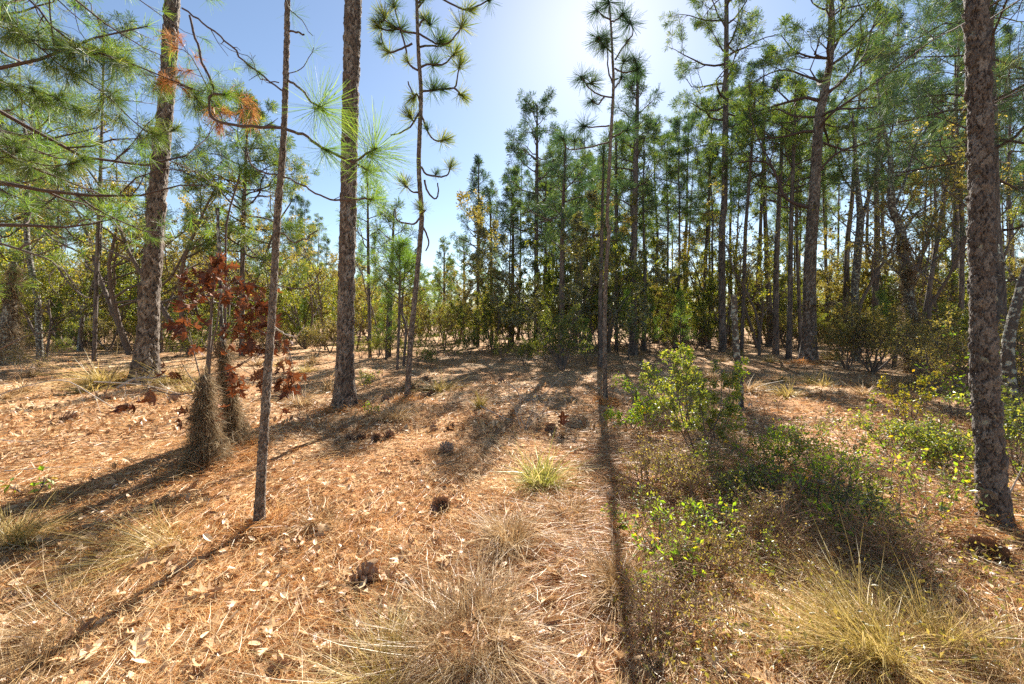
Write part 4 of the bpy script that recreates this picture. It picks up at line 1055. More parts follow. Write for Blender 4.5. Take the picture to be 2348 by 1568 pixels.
plant('tall_green', 60, 26, 5.5, 'soft green tree behind the mossy snag at left edge', name='broadleaf_tree', cat='tree')
# thicket band, trees one can hardly tell apart
keys = ['tall_green', 'tall_olive', 'mid_yellow', 'tall_green', 'oak_leafy', 'tall_dark', 'oak_yellow']
def thicket(n, p0, p1, Y0, Y1, h0, h1, keys, label, group, name='understory_tree', cat='tree'):
    for i in range(n):
        p = p0 + (p1 - p0) * (i + R.random()) / n
        plant(keys[R.integers(0, len(keys))], p, R.uniform(Y0, Y1), R.uniform(h0, h1), label, group, name, cat)
thicket(64, -160, 800, 24, 42, 3.5, 8.0, ['tall_green', 'tall_olive', 'mid_yellow', 'oak_leafy', 'oak_bare', 'tall_green', 'tall_green', 'oak_leafy', 'tall_olive'], 'understory tree in the green band behind the left pines', 'understory trees behind the left pines')
thicket(34, 780, 1180, 20, 40, 2.4, 5.4, ['mid_yellow', 'tall_green', 'oak_yellow', 'tall_olive', 'tall_green', 'tall_green', 'oak_leafy'], 'sunlit understory tree along the back of the clearing', 'understory trees behind the clearing')
thicket(22, 1150, 1480, 20, 36, 3.0, 7.0, ['tall_dark', 'tall_green', 'tall_olive', 'tall_green', 'oak_yellow'], 'shaded understory tree of the central thicket', 'understory trees of the central thicket')
thicket(80, 1440, 2450, 24, 46, 4.0, 9.0, ['tall_green', 'tall_green', 'oak_yellow', 'tall_olive', 'tall_green', 'oak_yellow', 'oak_leafy'], 'leafy understory tree between the trunks of the right stand', 'understory trees of the right stand')
thicket(8, 1900, 2420, 12, 18, 1.4, 3.0, ['mid_dark', 'mid_green', 'mid_green', 'tall_olive'], 'dim leafy bush among the right hand trunks', 'bushes among the right trunks', 'shrub', 'shrub')
thicket(50, -300, 2700, 28, 46, 2.2, 4.0, ['mid_green', 'mid_yellow', 'mid_green', 'mid_dark'], 'dense low bush closing the view at the back of the wood', 'low bushes at the back of the wood', 'shrub', 'shrub')
thicket(120, -350, 2800, 46, 66, 2.4, 4.5, ['mid_green', 'mid_yellow', 'mid_green', 'mid_dark'], 'farthest low bush under the tree line', 'farthest low bushes under the tree line', 'shrub', 'shrub')
thicket(22, 1430, 2250, 22, 30, 1.2, 2.6, ['mid_green', 'mid_yellow', 'mid_dark'], 'waist high bush under the right stand', 'waist high bushes under the right stand', 'shrub', 'shrub')
thicket(14, 760, 1280, 13, 24, 0.6, 1.3, ['mid_yellow', 'mid_green', 'mid_yellow'], 'knee high sunlit bush at the back of the clearing', 'low bushes at the back of the clearing', 'shrub', 'shrub')
thicket(30, -80, 760, 18, 30, 0.8, 2.2, ['mid_yellow', 'mid_green', 'mid_dark'], 'low bush along the back of the left straw floor', 'low bushes behind the left pines', 'shrub', 'shrub')
thicket(110, -400, 2800, 44, 80, 5.0, 10.0, ['tall_green', 'tall_olive', 'tall_dark', 'oak_yellow'], 'farthest leafy tree closing the view between the trunks', 'farthest trees of the wood')
for i in range(14):
    p = [884, 960, 1440, 1560, 395, 130, 1215, 1490, 700, 1120, 1045, 560, 1345, 2020][i]
    Yb = [17, 26, 17, 17, 22, 24, 22, 20, 24, 24, 28, 22, 15, 15][i]
    bgpine(p, Yb, HZ - (R.uniform(1.6, 3.2) - EYE) / Yb * F, 5, 'knee to head high bright green young pine in the understory', 'young pines of the understory')

bygroup = {}
for o in list(bpy.data.objects):
    if o.parent is None and o.get('group'): bygroup.setdefault(o['group'], []).append(o)
for gname, noun in (('slim pines of the right stand', 'slim background pine'), ('pines of the central thicket', 'pine rising from the shaded thicket'), ('far pines of the low centre treeline', 'far low pine'), ('background pines on the left', 'background pine with full crown'),
                    ('understory trees behind the left pines', 'leafy understory tree'), ('understory trees behind the clearing', 'sunlit understory tree behind the clearing'), ('understory trees of the central thicket', 'shaded understory tree'),
                    ('understory trees of the right stand', 'leafy understory tree of the right stand'), ('bushes among the right trunks', 'dim bush among the trunks'), ('low bushes at the back of the clearing', 'knee high sunlit bush'),
                    ('low bushes behind the left pines', 'low bush on the back of the straw floor'), ('young pines of the understory', 'bright green young pine'), ('distant pines of the right stand', 'distant pine deep in the stand'), ('far grass tufts on the forest floor', 'small dry grass tuft on the litter'), ('low bushes at the back of the wood', 'dense low bush at the back'),
                    ('waist high bushes under the right stand', 'waist high bush under the pines')):
    order_labels(bygroup[gname], noun)

# near shrubs, each with its own leaves
def near_bush(p, q, H, Rr, mat, label, nleaf=2600, size=0.035, stems=4, seed=1, levels=2, dens=1.0, name='shrub', r0=0.008, gnarl=0.3, wm='twig', lo=0, hi=1, bare=0.5):
    w, f = bush_geo(H, Rr, stems, nleaf, size, seed, levels, dens, 0.25, gnarl=gnarl, r0=r0, lo=lo, hi=hi, bare=bare)
    o = thing(name, label, 'shrub', gpt(p, depth(q)))
    link('twigs', w.mesh('twigs', M[wm], True), o)['kind'] = 'stuff'
    if f.n: link('leaves', f.mesh('leaves', M[mat]), o)['kind'] = 'stuff'
    return o
near_bush(1606, 1060, 1.45, 0.3, 'leaf_green', 'upright yaupon shrub with small glossy leaves in front of the tall grey pine', 6500, 0.033, 7, 401, 3, lo=0.2, bare=0.05)
near_bush(1640, 1010, 1.5, 0.22, 'leaf_lime', 'lime topped shoots behind the upright yaupon shrub', 1500, 0.04, 4, 402, 2, bare=0.0)
near_bush(1560, 1000, 0.95, 0.3, 'leaf_yellow', 'yellow leaved sprig on left side of the upright yaupon shrub', 700, 0.045, 3, 403, 2)
near_bush(1445, 985, 0.7, 0.26, 'leaf_lime', 'bright green sprawling shrub right of the thin pine under the sun', 900, 0.045, 5, 404, 2)
near_bush(1478, 935, 0.95, 0.3, 'leaf_lime', 'taller lime sprig behind the sprawling shrub', 500, 0.05, 2, 405, 2)
near_bush(2085, 985, 0.9, 0.2, 'leaf_gold', 'golden yellow leafed shrub in front of the mossy oak', 700, 0.045, 4, 406, 2, bare=0.25)
near_bush(2190, 960, 1.3, 0.5, 'leaf_lime', 'sparse lime vine leaves beside the rugged right edge pine', 260, 0.06, 4, 407, 2)
near_bush(2050, 1060, 0.55, 0.4, 'leaf_green', 'dark green low shrub under the golden yellow shrub', 1300, 0.035, 5, 408, 2)
near_bush(2150, 1090, 0.35, 0.5, 'leaf_green', 'shaded green ground shrub left of the rugged right edge pine', 2600, 0.03, 6, 409, 2)
near_bush(2370, 1120, 1.1, 0.6, 'leaf_green', 'green leafy shrub cut by the right edge of the photo', 3500, 0.035, 6, 410, 2)
near_bush(1890, 1190, 0.5, 0.4, 'leaf_lime', 'knee high lime shrub in the middle of the right brush', 900, 0.03, 5, 411, 2)
near_bush(1790, 1080, 0.4, 0.45, 'leaf_lime', 'low lime sprigs right of the upright yaupon shrub', 900, 0.035, 5, 412, 2)
near_bush(1700, 1150, 0.3, 0.4, 'leaf_green', 'dim brown green ground shrub below the upright yaupon shrub', 1500, 0.026, 6, 413, 2)
near_bush(1960, 1230, 0.35, 0.4, 'leaf_green', 'dark ground shrub between the lime shrub and the black pine cone', 1000, 0.026, 6, 414, 2)
near_bush(1640, 1240, 0.32, 0.3, 'leaf_lime', 'scattered lime leaves right of the narrow trunk shadow', 240, 0.04, 5, 415, 2)
near_bush(1530, 1290, 0.36, 0.22, 'leaf_lime', 'sparse lime sprig rising from brown twigs right of the grey brown mound', 150, 0.042, 4, 416, 2)
near_bush(1410, 1215, 0.2, 0.08, 'leaf_lime', 'single lime sprig standing on the narrow trunk shadow', 26, 0.05, 1, 417, 1)
near_bush(845, 950, 0.22, 0.12, 'leaf_lime', 'tiny lime seedling right of the middle pine base', 120, 0.04, 3, 418, 1)
near_bush(70, 1145, 0.15, 0.1, 'leaf_lime', 'few broad lime leaves at the left edge above the shaded grass', 14, 0.09, 2, 419, 1)
near_bush(840, 890, 0.42, 0.25, 'leaf_green', 'small grey green bush between middle pine and slim wavy pine', 700, 0.035, 5, 420, 2)
near_bush(2000, 960, 0.55, 0.1, 'leaf_lime', 'thin lime seedling standing on the shaded right floor', 60, 0.05, 1, 421, 1)
near_bush(1620, 1320, 0.25, 0.45, 'leaf_olive', 'tangle of brown twigs at the foot of the right brush', 1600, 0.018, 7, 422, 2, wm='brush')
near_bush(1760, 1250, 0.22, 0.45, 'leaf_olive', 'brown twiggy brush below the lime shrub', 900, 0.018, 7, 423, 2, wm='brush')
near_bush(1520, 1450, 0.28, 0.35, 'leaf_olive', 'dark brown twig tangle right of the grey brown wiregrass mound', 900, 0.014, 7, 424, 2, wm='brush')
near_bush(2050, 1330, 0.2, 0.45, 'leaf_olive', 'brown fern like brush in shade left of the black pine cone', 900, 0.016, 7, 425, 2, wm='brush')
near_bush(1200, 985, 0.75, 0.25, 'leaf_olive', 'bare pale dead twigs standing in the central shade', 20, 0.03, 3, 426, 2, wm='stick')
near_bush(1480, 1120, 0.3, 0.5, 'leaf_olive', 'low brown dry weed patch right of the thin trunk shadow', 1300, 0.022, 7, 427, 2, wm='brush')
near_bush(1560, 1150, 0.35, 0.5, 'leaf_olive', 'brown dry weed patch under the yellow sprig', 1600, 0.022, 7, 428, 2, wm='brush')
near_bush(2345, 1000, 1.9, 0.6, 'leaf_lime', 'smilax vine with bright leaves beyond the rugged right edge pine', 220, 0.07, 4, 429, 2)
near_bush(50, 860, 0.9, 0.8, 'leaf_olive', 'grey brush pile around the foot of the mossy snag', 2500, 0.03, 8, 430, 2, wm='stick')

sprig = []
for k, mt in enumerate(('leaf_lime', 'leaf_green', 'leaf_lime', 'leaf_green')):
    w_, f_ = bush_geo(0.34, 0.22, 4, (60, 260, 110, 420)[k], (0.04, 0.03, 0.034, 0.026)[k], 440 + k, 2, 0.8, 0.25, gnarl=0.3, r0=0.004)
    sprig.append([w_.mesh('twigs', M['brush'], True), f_.mesh('leaves', M[mt])])
SP = [(1500, 1010), (1530, 1070), (1560, 1110), (1600, 1100), (1650, 1080), (1690, 1060), (1730, 1100), (1760, 1040), (1800, 1130), (1840, 1090), (1850, 1160), (1900, 1110), (1930, 1150), (1960, 1090), (2000, 1140), (2010, 1200), (2060, 1170), (2090, 1230), (2130, 1160), (1880, 1240), (1930, 1280),
      (1720, 1200), (1680, 1250), (1600, 1230), (1570, 1340), (1620, 1370), (1500, 1340), (1480, 1240), (1550, 1210), (2160, 1040), (2110, 1080), (2180, 1120), (1560, 940), (1510, 950), (2000, 1010), (1950, 1030), (1820, 1030), (2330, 1180), (2300, 1010), (1740, 1290), (1820, 1260), (1990, 1290)]
for k, (p, q) in enumerate(SP):
    if k % 3 == 1: continue
    o = put(sprig[k % 4], 'shrub', 'small leafy sprig scattered in the brush band of the right half', 'shrub', gpt(p, depth(q)), 0.7 + 0.7 * R.random(), R.random() * 6.28, 'leafy sprigs of the brush band', ('twigs', 'leaves'))
    o['look'] = k % 4
for k, nm in enumerate(('thin lime sprig in the brush', 'small dark green sprig in the brush', 'fuller lime sprig in the brush', 'dense fine leaved green sprig in the brush')):
    order_labels([o for o in bpy.data.objects if o.get('look') == k], nm)

# ------------------------------------------------------------------ mossy stems, snags and oaks by photograph column
def moss_geo(path, r0, r1, n, L, seed, w=0.006, curl=0.5):
    global R
    keep = R; R = np.random.default_rng(seed)
    g = Geo(); P = resample(path, 30)
    nb = 90                                     # separate beards of moss hung on the stem
    tb = R.random(nb) ** 1.15; ab = R.random(nb) * 6.283
    prof = (r1 * 0.4 + (r0 - r1 * 0.4) * (1 - tb) ** 2.0) * (0.25 + 0.85 * R.random(nb))
    b = R.integers(0, nb, n); i = (tb[b] * 29).astype(int)
    a = ab[b] + R.normal(size=n) * 0.35
    rr = prof[b] * (0.45 + 0.55 * R.random(n))
    c = P[i] + np.stack([np.cos(a) * rr, np.sin(a) * rr, R.normal(size=n) * 0.06 * (r0 / 0.3)], 1)
    ln = L * (0.3 + 0.8 * R.random(n))
    pts = [c]
    d = np.stack([np.cos(a) * 0.25, np.sin(a) * 0.25, -np.ones(n)], 1)
    for k in range(3):
        d = unit(d + R.normal(size=(n, 3)) * curl)
        pts.append(pts[-1] + d * (ln / 3)[:, None])
    S = unit(np.cross(pts[1] - pts[0], R.normal(size=(n, 3)))) * w * 0.5
    V = np.stack([pts[0] - S, pts[0] + S, pts[1] + S, pts[1] - S, pts[2] + S, pts[2] - S, pts[3]], 1).reshape(-1, 3)
    V[:, 2] = np.maximum(V[:, 2], 0.0)
    j = np.arange(n)[:, None] * 7
    g.add(V, quads=np.concatenate([j + np.array([[0, 1, 2, 3]]), j + np.array([[3, 2, 4, 5]])]), tris=j + np.array([[5, 4, 6]]), rnd=np.repeat(R.random(n), 7))
    R = keep
    return g

def snag(pts, Y, label, name='snag', cat='dead tree', moss=None, mat='bark_lichen', limbs=(), rough=0.014, twigs=None):
    P, rad = px_path(pts, Y); base = P[0].copy(); base[2] = float(gh(base[0], base[1])) - 0.04
    L = rel(P, base); L[0] = 0
    root = thing(name, label, cat, base)
    link('trunk', bark_trunk(L, rad, 90, 18, 0.05, 0.08, rough, flare=0.15).mesh('trunk', M[mat], True), root)
    for lb in limbs:
        q, rr = px_path(lb['p'], Y, lb.get('w', (4, 2)), dY=lb.get('dY', 0.3)); q = resample(rel(q, base), 10)
        gg = Geo(); tw = []; grow(gg, q, rr[0], rr[-1], 2, 6, lb.get('spec', [(6, 0.35, 0.8, 0.3, 0.05), (4, 0.5, 0.8, 0.3, 0.0)]), None, tw)
        link('limb', gg.mesh('limb', M[mat], True), root)
    if moss:
        a, b, r0, r1, n, ln, w = moss
        link('spanish_moss', moss_geo(L[a:b], r0, r1, n, ln, 500 + n, w).mesh('spanish_moss', M['moss']), root)['kind'] = 'stuff'
    return root
snag([(472, 1082, 30), (470, 1000, 24), (468, 930, 17), (470, 860, 12)], depth(1078), 'moss draped front stump below the rust leaved oak sapling', 'mossy_stump', 'stump', (0, 4, 0.34, 0.16, 9500, 0.24, 0.0035))
snag([(542, 1036, 22), (535, 970, 18), (521, 880, 13), (510, 780, 9), (504, 640, 8), (499, 476, 7)], depth(1034), 'broken topped dead stem with moss skirt right behind the mossy front stump', 'snag', 'dead tree', (0, 4, 0.24, 0.13, 6500, 0.24, 0.004))
snag([(1699, 932, 13), (1697, 878, 13), (1687, 794, 15), (1682, 676, 14)], depth(931), 'pale lichen covered broken pole behind the upright yaupon shrub')
snag([(14, 815, 60), (20, 740, 44), (28, 660, 22), (33, 600, 14)], 15, 'leaning mossy broken snag at the left edge', moss=(0, 4, 0.6, 0.2, 5000, 0.6, 0.01), rough=0.03)
snag([(92, 812, 18), (88, 740, 17), (84, 677, 17), (67, 593, 15), (60, 526, 14), (62, 460, 13), (62, 335, 11), (50, 268, 8), (47, 200, 5), (40, 90, 3)], 17.5, 'crooked lichen spotted oak near the left edge with winding upper limbs', 'oak_tree', 'oak tree', limbs=[
    dict(p=[(60, 335), (72, 300), (76, 245), (105, 228)], w=(6, 2)), dict(p=[(60, 320), (90, 312), (150, 290), (190, 300)], w=(5, 2)), dict(p=[(48, 270), (20, 235), (0, 190)], w=(5, 2)),
    dict(p=[(66, 580), (100, 540), (150, 545), (200, 520)], w=(4, 2)), dict(p=[(62, 420), (30, 380), (5, 330)], w=(4, 2))])
snag([(181, 796, 12), (191, 710, 12), (211, 660, 10), (228, 593, 8), (231, 526, 7), (235, 460, 5), (228, 380, 3)], 22, 'crooked dark oak stem between the lichen spotted oak and the big left pine', 'oak_tree', 'oak tree', limbs=[
    dict(p=[(200, 690), (160, 640), (130, 600), (60, 560)], w=(5, 2)), dict(p=[(228, 593), (270, 560), (310, 540)], w=(4, 2)), dict(p=[(232, 500), (200, 450), (180, 400)], w=(4, 2))])
snag([(2098, 800, 34), (2092, 744, 30), (2078, 643, 28), (2064, 526, 24), (2044, 470, 18), (2041, 369, 13), (2020, 268, 8), (2010, 180, 4)], 12.5, 'dark mossy oak with hanging grey moss right of the glossy brown bush', 'oak_tree', 'oak tree', moss=(0, 4, 0.34, 0.25, 5000, 0.5, 0.012), limbs=[
    dict(p=[(2075, 640), (2030, 600), (1990, 560), (1950, 555)], w=(8, 2)), dict(p=[(2066, 540), (2100, 490), (2150, 460), (2210, 430)], w=(8, 2)), dict(p=[(2048, 480), (2080, 400), (2100, 330), (2150, 260)], w=(8, 2)),
    dict(p=[(2041, 400), (2000, 340), (1985, 280)], w=(5, 2)), dict(p=[(2078, 650), (2130, 610), (2200, 540)], w=(7, 2)), dict(p=[(2060, 520), (2010, 470), (1960, 440), (1920, 430)], w=(6, 2))])
snag([(1962, 830, 20), (1960, 740, 19), (1960, 660, 19), (1968, 560, 20), (1972, 500, 18), (1967, 440, 13), (1960, 350, 9), (1955, 260, 5)], 16.5, 'dark forked oak trunk first to the right of the stout dark pine', 'oak_tree', 'oak tree', limbs=[
    dict(p=[(1971, 520), (1994, 440), (2010, 380), (2045, 300), (2050, 230)], w=(12, 3)), dict(p=[(1967, 450), (1930, 400), (1915, 330)], w=(7, 2)), dict(p=[(2000, 420), (2060, 400), (2120, 350)], w=(6, 2))])
snag([(2330, 960, 40), (2310, 820, 34), (2330, 700, 28), (2360, 600, 22), (2400, 500, 14)], 5.6, 'lichen crusted trunk leaning out behind the rugged right edge pine', 'oak_tree', 'oak tree', limbs=[
    dict(p=[(2340, 660), (2300, 600), (2290, 560)], w=(8, 3)), dict(p=[(2330, 700), (2345, 640), (2360, 560), (2340, 500)], w=(6, 3))])
snag([(2190, 905, 14), (2197, 850, 13), (2195, 800, 12)], depth(908), 'short dark stub in the shade left of the rugged right edge pine', 'tree_stump', 'stump')
# hanging moss beards by the stout dark pine
for (pts, lab) in (([(1850, 690), (1826, 715), (1812, 770), (1806, 810)], 'long grey moss strand trailing left of the stout dark pine'), ([(1862, 700), (1888, 702), (1908, 690), (1914, 730)], 'grey moss beard on a twig across the stout dark pine trunk')):
    P, rad = px_path(pts, 15.95, (3, 1.5)); b = P[0].copy()
    P = rel(P, b); o = thing('hanging_twig', lab, 'moss', b)
    gg = Geo(); q = resample(P, 8); gg.tube(q, np.linspace(0.012, 0.004, 8), 5); link('twig', gg.mesh('twig', M['twig'], True), o)
    gm = moss_geo(q, 0.12, 0.12, 900, 0.5, 77, 0.012); 
    P2 = Geo(); 
    link('spanish_moss', gm.mesh('spanish_moss', M['moss']), o)['kind'] = 'stuff'

# ------------------------------------------------------------------ rust-leaved turkey-oak sapling
Ys = depth(1070)
bs = gpt(476, Ys)
sap = thing('oak_sapling', 'oak sapling holding clusters of rust brown lobed leaves in front of the mossy stumps', 'sapling', bs)
rust = []
for k in range(4):
    for tone in (0.25, 0.75):
        gg = Geo(); V, T = LEAVES[k]; V = V + [0, 0.5, 0]; gg.add(V, tris=T, rnd=tone); rust.append(gg.mesh('rust_leaf', M['leaf_rust']))
stem_pts = []
stems = [[(476, 1070), (474, 980), (470, 900), (476, 830), (482, 760), (486, 690), (492, 640), (500, 600), (507, 570)],
         [(474, 960), (478, 880), (484, 800), (498, 740), (505, 680), (530, 650), (560, 640)],
         [(470, 900), (455, 850), (440, 790), (430, 740), (425, 700)],
         [(486, 700), (460, 665), (430, 650), (412, 655)],
         [(482, 770), (520, 760), (560, 745), (590, 700), (600, 660)],
         [(560, 745), (600, 760), (640, 790), (660, 800), (672, 840)],
         [(476, 860), (520, 850), (560, 830), (600, 800)],
         [(492, 640), (480, 610), (465, 590)],
         [(440, 900), (400, 905), (350, 895), (300, 900)], [(470, 900), (440, 870), (415, 830)],
         [(474, 1000), (500, 1050), (520, 1085)]]
for s, st_ in enumerate(stems):
    P, rr = px_path(st_, Ys, (13, 4) if s == 0 else ((7, 2.5) if s == 1 else (4, 1.6)), dY=0 if s == 0 else R.normal() * 0.15)
    q = resample(rel(P, bs), 16); stem_pts.append(q); gg = Geo(); gg.tube(q, np.linspace(rr[0], rr[-1], 16), 6)
    link('stem' if s < 2 else 'branch', gg.mesh('branch', M['twig'], True), sap)
clusters = [(500, 590, 16, 26), (470, 620, 14, 30), (440, 650, 16, 34), (425, 670, 8, 28), (430, 735, 16, 26), (505, 625, 12, 30), (560, 640, 6, 25), (575, 660, 8, 25), (540, 680, 16, 34), (585, 690, 14, 26), (600, 700, 8, 20), (555, 740, 12, 26), (580, 740, 10, 30),
            (600, 720, 6, 20), (530, 770, 8, 30), (455, 785, 4, 14), (590, 770, 6, 24), (650, 770, 5, 18), (640, 760, 4, 18), (600, 810, 7, 26), (655, 830, 14, 26), (660, 870, 8, 22), (640, 870, 5, 16), (560, 830, 5, 24), (570, 860, 4, 30), (388, 838, 4, 12), (345, 880, 3, 10), (295, 920, 5, 12), (430, 940, 3, 18), (480, 935, 4, 20), (555, 875, 5, 22), (650, 935, 2, 8), (500, 960, 2, 12), (605, 860, 4, 16)]
nl = 0
SPTS = np.vstack(stem_pts)
for cx_, cy_, n, rad_ in clusters:
    c_ = px(cx_, cy_, Ys) - bs; near_ = SPTS[np.argmin(np.linalg.norm(SPTS - c_ + [0, 0, 0.05], axis=1))]
    gg = Geo()
    grow(gg, wander(near_, c_ - near_, np.linalg.norm(c_ - near_) + 0.08, 6, 0.12, 0.03), 0.0035, 0.0016, 1, 5, [(7, 0.6, 0.8, 0.25, 0.0)])
    link('twig', gg.mesh('twig', M['twig'], True), sap)
    for k in range(n):
        p, q = cx_ + R.normal() * rad_ * 0.7, cy_ + 6 + R.normal() * rad_ * 0.6
        y = Ys + R.normal() * 0.09
        o = link('leaf', rust[R.integers(0, 8)], sap, px(p, q, y) - bs)
        s_ = 0.12 + 0.07 * R.random(); o.scale = (s_,) * 3
        o.rotation_euler = (-1.1 + R.normal() * 0.6, R.normal() * 0.7, R.random() * 6.28)
        nl += 1
        if nl >= 298: break

# ------------------------------------------------------------------ pine cones
def cone_mesh(seed, dark):
    rs = np.random.default_rng(seed); g = Geo()
    n = 64; i = np.arange(n); z = i / n; a = i * 2.39996
    r = 0.36 * np.sin(np.pi * np.clip(z * 0.86 + 0.1, 0, 1)) ** 0.8
    base = np.stack([np.cos(a) * r * 0.35, np.sin(a) * r * 0.35, z - 0.5], 1)
    out = np.stack([np.cos(a), np.sin(a), 0.1 + z * 1.1], 1); out = unit(out)
    tip = base + out * (r * 1.15 + 0.06)[:, None] * (0.85 + 0.3 * rs.random(n))[:, None]
    sd = np.stack([-np.sin(a), np.cos(a), np.zeros(n)], 1) * 0.1
    up = np.array([0, 0, 0.035])
    V = np.stack([base - sd * 0.5, base + sd * 0.5, tip + sd, tip - sd, tip + out * 0.05 + up], 1).reshape(-1, 3)
    j = i[:, None] * 5
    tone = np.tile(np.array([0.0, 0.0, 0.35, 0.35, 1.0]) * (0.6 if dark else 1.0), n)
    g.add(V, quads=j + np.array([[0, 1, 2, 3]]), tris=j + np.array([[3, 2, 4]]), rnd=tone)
    core = np.stack([np.zeros(6), np.zeros(6), np.linspace(-0.5, 0.5, 6)], 1); g.tube(core, [0.05, 0.10, 0.11, 0.09, 0.06, 0.02], 8)
    return g.mesh('pine_cone', M['cone'])
CONES = [cone_mesh(1, False), cone_mesh(2, True)]
cones = [(1013, 1148, 0.15, 0, 'pine cone alone on straw left of the tan mound'), (833, 1345, 0.15, 1, 'dark weathered pine cone on open straw at lower centre left'),
         (2262, 1290, 0.17, 1, 'large black pine cone beside the rugged right edge pine'), (804, 1003, 0.13, 0, 'leftmost cone of the sunlit pair below the middle pine'), (829, 1001, 0.12, 0, 'right cone of the sunlit pair below the middle pine'),
         (864, 1006, 0.12, 0, 'straw covered cone just right of the sunlit pair'), (890, 1005, 0.14, 1, 'dark cone at right end of the row below the middle pine'), (1022, 1040, 0.15, 0, 'cone on the shadow edge above the lone straw cone'),
         (970, 912, 0.16, 1, 'lowest dark cone of the shaded pile right of the slim wavy pine'), (988, 905, 0.15, 1, 'right cone of the shaded pile beside the slim wavy pine'), (978, 893, 0.15, 1, 'upper cone of the shaded pile beside the slim wavy pine'),
         (992, 896, 0.12, 1, 'small far cone behind the shaded pile'), (975, 876, 0.14, 1, 'cone lying behind the shaded pile towards the clearing'), (882, 913, 0.15, 1, 'shaded cone left of the slim wavy pine base'),
         (990, 990, 0.14, 1, 'dark cone in the leaf drift of the central shade'), (1030, 985, 0.13, 1, 'cone in the leaf drift nearer the centre'), (1148, 873, 0.16, 1, 'cone far out in the central shade'),
         (248, 925, 0.17, 0, 'grey cone on straw below the big left pine'), (154, 966, 0.2, 0, 'frayed pale cone among sticks at left'), (399, 928, 0.18, 0, 'cone on straw left of the mossy front stump'), (1262, 985, 0.15, 0, 'pale cone beside the single rust leaf in the clearing'),
         (286, 945, 0.16, 1, 'dark cone lying under the low rust leaf sprig')]
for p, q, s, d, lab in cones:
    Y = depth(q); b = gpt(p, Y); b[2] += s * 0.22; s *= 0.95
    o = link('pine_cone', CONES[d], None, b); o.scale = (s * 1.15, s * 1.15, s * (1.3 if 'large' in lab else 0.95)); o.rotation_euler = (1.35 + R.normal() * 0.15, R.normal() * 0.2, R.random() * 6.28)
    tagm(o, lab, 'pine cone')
# upright rust leaf in the clearing
o = link('oak_leaf', rust[0], None, gpt(1290, depth(985)) + [0, 0, 0.04]); o.scale = (0.26,) * 3; o.rotation_euler = (1.4, 0, 0.2)
tagm(o, 'single rust brown oak leaf standing up in the sunny clearing', 'leaf')

# ------------------------------------------------------------------ fallen sticks and branches
def stick(pts, Y, w, label, mat='stick', spec=None, Y1=None, name='fallen_branch'):
    out = []
    n = len(pts)
    for i, (p, q) in enumerate(pts):
        y = Y + ((Y1 if Y1 else Y) - Y) * i / (n - 1)
        v = px(p, q, y); v[2] = max(v[2], float(gh(v[0], v[1])) + 0.02); out.append(v)
    P = resample(np.array(out), 14); b = P[0].copy(); g = Geo()
    r = w / 2 / (F / Y)
    L = P - b
    if spec: grow(g, L, r, r * 0.4, len(spec), 6, spec)
    else: g.tube(L, np.linspace(r, r * 0.45, 14), 7)
    return tagm(link(name, g.mesh(name, M[mat], True), None, b), label, 'branch')
tw1 = [(5, 0.25, 0.8, 0.2, 0.02)]
stick([(-30, 915), (70, 882), (150, 873), (210, 905), (270, 940), (300, 950)], 5.5, 3.5, 'long pale fallen branch arching over the left straw', spec=tw1, Y1=5.8)
stick([(215, 875), (330, 883), (420, 905), (455, 915)], 7.2, 3, 'thin grey stick running from the big left pine towards the mossy stump', spec=tw1)
stick([(235, 920), (250, 880), (265, 850), (282, 830)], 6, 2, 'slim upright twig left of the big left pine base', 'twig', spec=tw1)
stick([(10, 1080), (110, 1072), (200, 1072), (255, 1092)], 4.2, 3, 'straight pale stick lying above the long shadow at left')
stick([(-10, 1490), (30, 1430), (80, 1395), (120, 1365)], 2.1, 3.5, 'white stick slanting in the bottom left corner')
stick([(0, 1008), (40, 1012), (90, 1015)], 5.2, 2.5, 'short pale stick at left edge')
stick([(270, 890), (310, 868), (350, 866), (380, 862)], 9.5, 8, 'thick grey fallen limb against the big left pine base', spec=tw1)
stick([(1165, 878), (1190, 905), (1195, 960), (1205, 1000), (1195, 1060)], 6.0, 3, 'pale leaning dead twig standing in the central shade', spec=[(6, 0.35, 0.7, 0.2, 0.05)])
stick([(1205, 950), (1240, 910), (1270, 880), (1285, 865)], 8, 3, 'long pale dead twig slanting up right from the central shade', spec=tw1)
stick([(1100, 930), (1150, 955), (1180, 990), (1210, 1010)], 6.3, 3, 'curved pale twig arching left from the central shade', spec=tw1)
stick([(0, 800), (40, 780), (80, 765), (130, 760)], 9, 4, 'dark bough slanting in at the left edge above the brush pile', 'twig', spec=tw1)
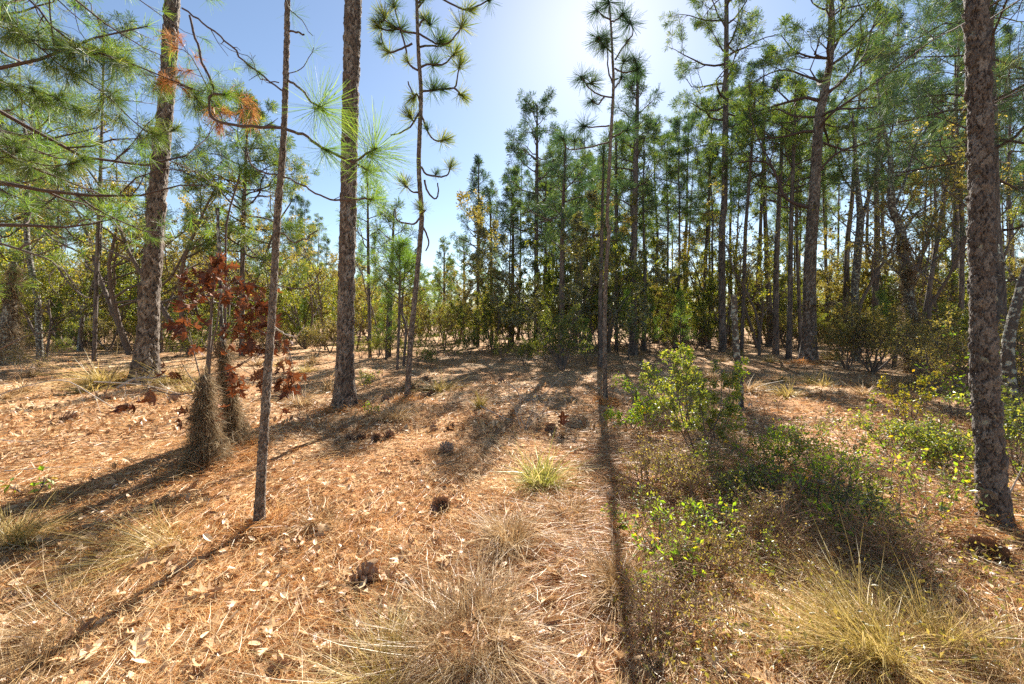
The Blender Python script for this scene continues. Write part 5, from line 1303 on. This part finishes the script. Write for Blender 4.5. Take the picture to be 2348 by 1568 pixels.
stick([(2310, 1140), (2330, 1100), (2345, 1070)], 3.2, 4, 'pale curved vine stem right of the rugged right edge pine')
stick([(1720, 1190), (1745, 1240), (1755, 1300), (1750, 1350)], 2.9, 2, 'pale thin dead stem in the right brush')
stick([(2060, 1420), (2140, 1480), (2200, 1500)], 2.2, 3, 'fallen twig behind the golden clump at bottom right', 'twig', spec=tw1)
stick([(1560, 1400), (1600, 1480), (1660, 1540)], 2.0, 3, 'grey forked twig at bottom right of centre', 'stick', spec=tw1)
# hanging arching bare branch at left
bq = gpt(-40, 9.0)
P, rr = px_path([(-60, 540), (0, 558), (60, 577), (120, 600), (150, 640), (180, 672), (205, 684)], 9.0, (6, 2)); P = rel(P, bq)
ro = thing('bare_sapling', 'bare sapling arching in from the left edge with one thin branch', 'sapling', bq)
gg = Geo(); gg.tube(resample(np.vstack([[0, 0, 0], P[0] * [0.9, 1, 0.6], P[0]]), 10), np.linspace(0.06, 0.035, 10), 8); link('stem', gg.mesh('stem', M['twig'], True), ro)
gg = Geo(); grow(gg, resample(P, 16), 0.035, 0.01, 2, 6, [(8, 0.3, 0.8, 0.2, 0.02), (3, 0.5, 0.7, 0.2, 0)]); link('branch', gg.mesh('branch', M['twig'], True), ro)

# low weeds mixed into the straw of the right-hand floor: too many to count
g = Geo()
x, Y = screen_sample(1700, 870, 1600, 1450, 2500)
for i in range(len(x)):
    b = np.array([x[i], Y[i], float(gh(x[i], Y[i]))])
    g.tube(wander(b, [R.normal() * 0.5, R.normal() * 0.5, 1], 0.08 + 0.16 * R.random(), 4, 0.25), np.linspace(0.0014, 0.0008, 4) * max(1, Y[i] / 4), 3)
o = link('dry_weeds', g.mesh('dry_weeds', M['brush'])); o['kind'] = 'stuff'
g = Geo()
C = np.stack([x, Y, gh(x, Y)], 1).repeat(4, 0) + np.stack([R.normal(size=len(x) * 4) * 0.06, R.normal(size=len(x) * 4) * 0.06, R.random(len(x) * 4) * 0.2], 1)
leaves(g, C, 0.028)
o = link('weed_leaves', g.mesh('weed_leaves', M['leaf_olive'])); o['kind'] = 'stuff'
